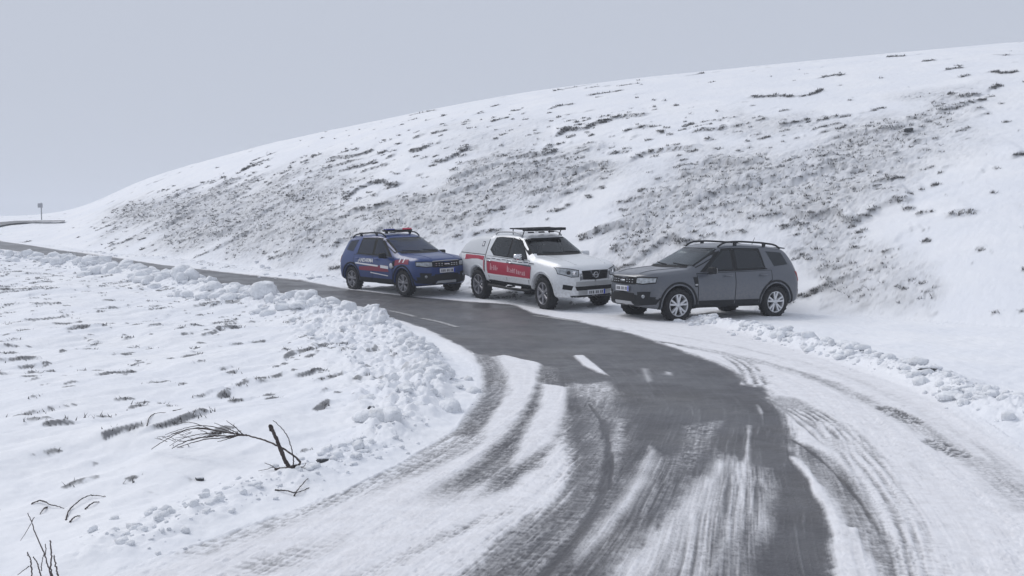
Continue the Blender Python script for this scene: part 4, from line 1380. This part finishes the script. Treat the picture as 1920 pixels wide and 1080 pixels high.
    for k in range(9):
        xx = 1.30 + k * .26; zz = 1.055 + .012 * (k % 2) + k * .004
        pk.patch('dark_dash', M_DKFILM, 'side', [(xx, zz), (xx + .20, zz + .003)], [(xx + .01, zz + .018), (xx + .21, zz + .021)], .0135, s, 5, 2, .003)
    pk.patch('dark_dash', M_DKFILM, 'side', [(1.42, .985), (2.35, 1.02)], [(1.42, 1.022), (2.35, 1.04)], .0125, s, 10, 3, .003)
    pk.patch('white_film', M_WHITE, 'side', [(1.44, .665), (3.48, .675)], [(1.44, .70), (3.48, .712)], .0105, s, 18, 2, .003)
# pale lettering on the red band, too soft in the photograph to read: strokes of letters
g = MB(); random.seed(5)
def stroke(x, z, dx, dz, w=.022):
    q = []
    for (a, b) in ((x - w / 2, z), (x + w / 2, z), (x + dx + w / 2, z + dz), (x + dx - w / 2, z + dz)):
        h, n = pk.hit('side', a, b, 1); q.append((a, h.y + .0145, b))
    g.add(q, [(0, 1, 2, 3)])
M_SOFT = mat('faded_print', (.70, .42, .46), .5)
for x0_, n_, hh in ((3.36, 5, .13), (2.50, 10, .125)):
    for k in range(n_):
        x = x0_ - k * .088; z = .81 - .012 * (k if x0_ < 3 else 0) * .5; h_ = hh * (1.25 if k == 0 else random.uniform(.7, 1.0))
        stroke(x, z, -.008, h_)
        if k % 3 != 1: stroke(x - .035, z, -.006, h_ * .8)
        stroke(x - .018, z + h_ * random.choice((0, .5, .9)), 0, .02, .045)
tag(g.build('faded_lettering', M_SOFT, R), kind='stuff')
pk.patch('canopy_badge', M_DKFILM, 'side', [(3.86, 1.40), (3.98, 1.40)], [(3.86, 1.53), (3.98, 1.53)], .006, 1, 4, 4, .004)
pk.patch('canopy_badge_face', M_WHITE, 'side', [(3.885, 1.42), (3.955, 1.42)], [(3.885, 1.51), (3.955, 1.51)], .009, 1, 4, 4, .004)
# nose of the pickup
pk.patch('grille', M_GAP, 'front', [(-.34, .74), (0, .73), (.34, .74)], [(-.37, .945), (0, .955), (.37, .945)], .006, 0, 18, 6, .012)
pk.patch('grille_surround', M_CHROME, 'front', [(-.42, .72), (-.37, .74), (-.34, .74)], [(-.44, .955), (-.40, .945), (-.375, .945)], .012, 0, 4, 6, .015)
pk.patch('grille_surround', M_CHROME, 'front', [(.34, .74), (.37, .74), (.42, .72)], [(.375, .945), (.40, .945), (.44, .955)], .012, 0, 4, 6, .015)
for zz in (.775, .81, .875, .91):
    pts = []
    for yy in np.linspace(-.33, .33, 12):
        h, n = pk.hit('front', yy, zz, 0); pts.append(h + n * .010)
    MB().tube(pts, .006, 5).build('grille_slat', M_PLASTIC, R)
h, n = pk.hit('front', 0, .845, 0)
g = MB(); ring = [(h.x - .022, .062 * math.cos(a), .845 + .062 * math.sin(a)) for a in np.linspace(0, 2 * math.pi, 25)]
g.tube(ring, .009, 6, False); g.box(Vector((h.x - .024, 0, .845)), (.012, .17, .028), None, .004)
g.build('badge', M_CHROME, R)
for s in (-1, 1):
    pk.patch('grille_emblem_wing', M_CHROME, 'front', [(s * .08, .78), (s * .05, .75)], [(s * .15, .94), (s * .11, .94)], .012, 0, 3, 6, .008)
pk.patch('bumper_bar', M_SILVER, 'front', [(-.52, .60), (.52, .60)], [(-.52, .695), (.52, .695)], .010, 0, 16, 4, .012)
pk.patch('lower_grille', M_GAP, 'front', [(-.50, .49), (.50, .49)], [(-.54, .585), (.54, .585)], .008, 0, 18, 3, .012)
pk.patch('bumper_insert', M_SILVER, 'front', [(-.46, .385), (.46, .385)], [(-.46, .48), (.46, .48)], .010, 0, 16, 4, .012)
h, n = pk.hit('front', 0, .47, 0); plate(pk, h.x - .03, .44)
pk.patch('skid_plate', M_PLASTIC, 'front', [(-.60, .33), (.60, .33)], [(-.66, .375), (.66, .375)], .006, 0, 16, 3, .01)
for s in (-1, 1):
    pk.patch('bonnet_crease', M_WHITEP, 'top', [(.20, s * .40), (1.35, s * .54)], [(.20, s * .44), (1.35, s * .60)], .010, 0, 16, 3, .012)
    pts = []
    for k in range(7):
        h, n = pk.hit('front', -.62 + .58 * (s == 1) + .52 * k / 6, 1.29 + .03 * k / 6, 0); pts.append(h + n * .018)
    MB().tube(pts, .008, 6).build('wiper', M_GAP, R)
# raised rack with a long flat lamp panel on the cab
g = MB()
for s in (-1, 1):
    g.tube([(2.30, s * .56, 1.70), (2.20, s * .56, 1.86)], .014, 6); g.tube([(2.75, s * .56, 1.74), (2.75, s * .56, 1.87)], .014, 6)
    g.tube([(2.10, s * .56, 1.87), (2.85, s * .56, 1.885)], .016, 6)
rk = g.build('roof_rack', M_PLASTIC, R)
MB().box(Vector((2.14, 0, 1.865)), (.26, 1.16, .07), None, .012).build('lamp_panel', M_PLASTIC, rk)
MB().box(Vector((2.80, 0, 1.885)), (.10, 1.22, .03), None, .01).build('cross_bar', M_PLASTIC, rk)
g = MB()
for yy in (-.30, 0.0, .32): g.box(Vector((2.28, yy, 1.79)), (.05, .17, .035), None, .01)
g.build('roof_lamps', M_PLASTIC, R)
cabin(pk, 1.50, 3.58, .74, .84, .76)
arch_flare(pk, M_WHITEP, .055, .02, 8)
MB().box(Vector((2.7, 0, .50)), (4.2, 1.30, .14), None, .02).build('underbody', M_GAP, R)
MB().tube([(3.2, .55, .46), (4.3, .60, .50)], .10, 12).build('spare_tank', M_GAP, R)
MB().box(Vector((5.26, 0, .62)), (.10, 1.5, .14), None, .03).build('rear_bumper', M_SILVER, R)
fit_wheels(pk, 'six', M_ALLOY_D, math.radians(-6))
stand(R, PICK, math.radians(121.5), 1.50, 21.45)
tag(R, 'white pickup truck with red side band parked between blue and grey cars', 'pickup truck', 'vehicles parked in a row at the road bend')

# ------------------------------------------------------------------ plants, stones, sign
M_BARK = mat('wet_bark', (.075, .060, .055), .85, noise=.5, nscale=30)
M_STALK = mat('dry_stalk', (.13, .105, .10), .85, noise=.4, nscale=25)
M_STONE = mat('dark_stone', (.075, .078, .085), .8, noise=.4, nscale=9)


def pt(px, py, Y):
    """a point straight ahead at distance Y on this line of sight, never under the snow"""
    d = ray(px, py); k = Y / d[1]
    x, z = d[0] * k, EYE + d[2] * k
    return Vector((x, Y, max(z, ground_z(x, Y) + .004)))


def bent(pts, n=3):
    q = [Vector(p) for p in pts]
    for _ in range(n):
        r = [q[0]]
        for a, b in zip(q[:-1], q[1:]): r += [a * .75 + b * .25, a * .25 + b * .75]
        q = r + [q[-1]]
    return q


def limb(pts, r0, r1, name, m, parent, wob=.25):
    q = bent(pts)
    n = len(q)
    rr = [.8 * (r0 + (r1 - r0) * i / (n - 1)) * (1 + random.uniform(-wob, wob) * .5) for i in range(n)]
    jt = min(r1, .003)
    q = [p + Vector((random.gauss(0, jt), random.gauss(0, jt), random.gauss(0, jt))) * .5 for p in q]
    inv = parent.location
    return MB().tube([p - inv for p in q], rr, 7).build(name, m, parent)


def plant(name, px, py, label, cat):
    x, y = at(px, py)
    return tag(empty(name, (x, y, ground_z(x, y))), label, cat)


random.seed(21)
sh = plant('bare_shrub', 545, 905, 'broken bare shrub with a leaning stump and a branch arching left over the snow', 'shrub')
Yb = sh.location.y
limb([pt(550, 915, Yb), pt(541, 880, Yb + .01), pt(527, 845, Yb + .03), pt(515, 815, Yb + .05), pt(508, 798, Yb + .05)], .021, .013, 'trunk', M_BARK, sh)
limb([pt(509, 806, Yb + .05), pt(506, 798, Yb + .05)], .017, .015, 'broken_tip', M_BARK, sh)
limb([pt(546, 908, Yb + .02), pt(566, 870, Yb + .05), pt(556, 858, Yb + .06), pt(530, 840, Yb + .14), pt(500, 826, Yb + .25), pt(462, 816, Yb + .38)], .010, .0065, 'branch', M_BARK, sh)
limb([pt(547, 905, Yb), pt(551, 870, Yb), pt(549, 850, Yb), pt(541, 820, Yb + .02), pt(528, 802, Yb + .03), pt(512, 788, Yb + .04)], .006, .0025, 'branch', M_BARK, sh)
for pts, a, b in (
    ([(462, 816), (430, 812), (400, 806), (365, 800), (320, 818), (284, 842)], .0075, .003),
    ([(462, 816), (425, 817), (385, 818), (350, 826), (322, 841)], .008, .003),
    ([(450, 815), (410, 808), (375, 803), (345, 805), (305, 822)], .006, .002),
    ([(445, 817), (415, 822), (390, 822), (350, 833), (332, 840)], .007, .002),
    ([(440, 813), (405, 800), (370, 797), (335, 806), (310, 815)], .005, .002),
    ([(456, 815), (440, 800), (425, 789)], .005, .002),
    ([(450, 815), (430, 804), (418, 799), (402, 793)], .005, .002),
    ([(442, 818), (425, 824), (408, 828)], .006, .002),
    ([(400, 807), (380, 798), (352, 790), (330, 796)], .004, .002),
    ([(385, 818), (360, 826), (335, 828)], .004, .002),
    ([(415, 812), (390, 812), (366, 815), (340, 822), (318, 836)], .005, .002),
    ([(536, 892), (520, 884), (508, 872), (496, 868)], .005, .002),
    ([(512, 876), (500, 880), (484, 883)], .003, .0015),
    ([(553, 898), (556, 880), (570, 876), (574, 868)], .005, .002),
    ([(556, 884), (566, 882), (576, 879)], .003, .0015)):
    lo = pts[0][0] > 470
    limb([pt(p[0], p[1], Yb + (.02 if lo else .38 + (462 - p[0]) * .0022)) for p in pts], a, b, 'twig', M_BARK, sh)
for _ in range(26):                                     # short side shoots on the drooping twigs
    px = random.uniform(300, 455); py = 812 + (455 - px) * random.uniform(-.02, .16) - random.uniform(0, 6)
    dx = random.uniform(-26, -8); dy = random.uniform(-9, 8); Yt = Yb + .38 + (462 - px) * .0022
    limb([pt(px, py, Yt), pt(px + dx * .5, py + dy * .5 - 1, Yt + .01), pt(px + dx, py + dy, Yt + .02)], .003, .0012, 'shoot', M_BARK, sh)
limb([pt(516, 903, Yb + .03), pt(530, 901, Yb), pt(548, 906, Yb - .02)], .010, .016, 'root', M_BARK, sh)

st = plant('dead_stalks', 90, 1100, 'clump of dead upright stalks at the bottom left corner of the snow', 'dry plant')
Ys = st.location.y
for pts, a, b in (
    ([(98, 1092), (90, 1060), (80, 1030), (66, 1000), (60, 980), (52, 962)], .0045, .002),
    ([(98, 1092), (95, 1060), (97, 1035), (94, 1014)], .0055, .0035),
    ([(62, 1095), (58, 1065), (58, 1048), (51, 1036)], .0045, .003),
    ([(80, 1092), (74, 1070), (70, 1055), (62, 1044)], .0045, .0025),
    ([(78, 1070), (77, 1058), (82, 1040)], .003, .002),
    ([(112, 1092), (108, 1076), (104, 1058), (101, 1042)], .006, .003),
    ([(85, 1040), (86, 1028), (85, 1020)], .003, .002),
    ([(58, 982), (50, 996), (44, 1006), (38, 1014)], .0022, .001),
    ([(60, 978), (64, 970)], .003, .0015),
    ([(54, 1062), (46, 1068), (33, 1078)], .003, .0015)):
    limb([pt(p[0], p[1], Ys + random.uniform(-.03, .03) * 0 + (pts[0][0] - 90) * .001) for p in pts], a, b, 'stalk', M_STALK, st)


def ground_stem(name, stems, label):
    x, y = at(*stems[0][0])
    o = tag(empty(name, (x, y, ground_z(x, y))), label, 'stem')
    for k, pts in enumerate(stems):
        q = []
        for i, p in enumerate(pts):
            a, b = at(*p); q.append(Vector((a, b, ground_z(a, b) + .004 + .018 * math.sin(math.pi * i / (len(pts) - 1)))))
        limb(q, .006, .0025, 'stem', M_BARK, o, .6)


ground_stem('bent_stem', [[(124, 976), (126, 962), (140, 945), (165, 930), (182, 928), (198, 929)], [(131, 983), (142, 978), (150, 970)], [(160, 952), (175, 946), (186, 940)]],
            'looped dark bent stem lying on the snow above the stalk clump')
ground_stem('bent_stem', [[(60, 944), (74, 941), (86, 944), (94, 949), (106, 947), (120, 951)], [(88, 950), (82, 958), (75, 963)]],
            'short dark stem half sunk in snow, left of the looped one')
ground_stem('bent_stem', [[(516, 935), (535, 937), (552, 940), (568, 936), (580, 928)], [(552, 940), (560, 934), (578, 918)]],
            'thin crooked twig on the snow just below the broken shrub')
ground_stem('bent_stem', [[(276, 822), (282, 812), (300, 800), (318, 793)], [(325, 796), (345, 785), (360, 780)]],
            'dark bowed stem at the left tips of the arching branch')


def rock(name, px, py, r, label, seed, cat='stone', sq=(1.2, .8, .7), cap=True):
    V, F = ico(2, seed, .45, 1.0)
    x, y = at(px, py)
    o = empty(name, (x, y, ground_z(x, y)))
    a = mesh_np('rock', V * [r * sq[0], r * sq[1], r * sq[2]], F, M_STONE, False, o); a.location = (0, 0, r * .25)
    if cap:
        c = mesh_np('snow_cap', V * [r * sq[0] * .98, r * sq[1] * .95, r * .30], F, M_CLOD, True, o); c.location = (-.1 * r, r * .15, r * .70)
    tag(o, label, cat)


rock('stone', 375, 900, .026, 'small dark stone with a snow cap alone on the smooth snow', 3.7)
rock('boulder', 1703, 254, .13, 'dark boulder high in the turf patch on the right of the hill', 6.1, 'boulder')
rock('stone', 1738, 790 - 68, .05, 'dark flat stone in the right hand snow bank', 8.8, 'stone', (2.2, .8, .5))
rock('stone', 605, 885, .035, 'snow capped stone on the bank right of the broken shrub', 2.9)
rock('stone', 697, 790, .03, 'little dark stone at the toe of the crumbled inner bank', 4.9)

# small sign on the skyline
x, y = at(78, 413)
sg = tag(empty('road_sign', (x, y, float(z0(x, y)) - .1)), 'small distant sign on a post standing on the skyline at far left', 'road sign')
MB().tube([(0, 0, 0), (0, 0, 1.6)], .04, 8).build('post', mat('post_grey', (.20, .205, .22), .6), sg)
MB().box(Vector((-.06, -.06, 1.36)), (.42, .04, .36), None, .01).build('sign_panel', mat('panel_grey', (.30, .31, .34), .5), sg)
MB().box(Vector((-.06, -.085, 1.36)), (.34, .01, .28)).build('sign_face', mat('sign_face_grey', (.36, .37, .40), .5), sg)

# ==== HAZE
M_HAZE = bpy.data.materials.new('thin_mist')
M_HAZE.use_nodes = True
_n = M_HAZE.node_tree
_n.nodes.clear()
_o = _n.nodes.new('ShaderNodeOutputMaterial'); _v = _n.nodes.new('ShaderNodeVolumePrincipled')
_v.inputs['Color'].default_value = (.90, .94, 1.0, 1); _v.inputs['Density'].default_value = HAZE
_n.links.new(_v.outputs[0], _o.inputs['Volume'])
tag(MB().box((0, 60, 12), (1600, 760, 27)).build('haze', M_HAZE), 'thin cold mist over the whole hillside', None, None, 'stuff')
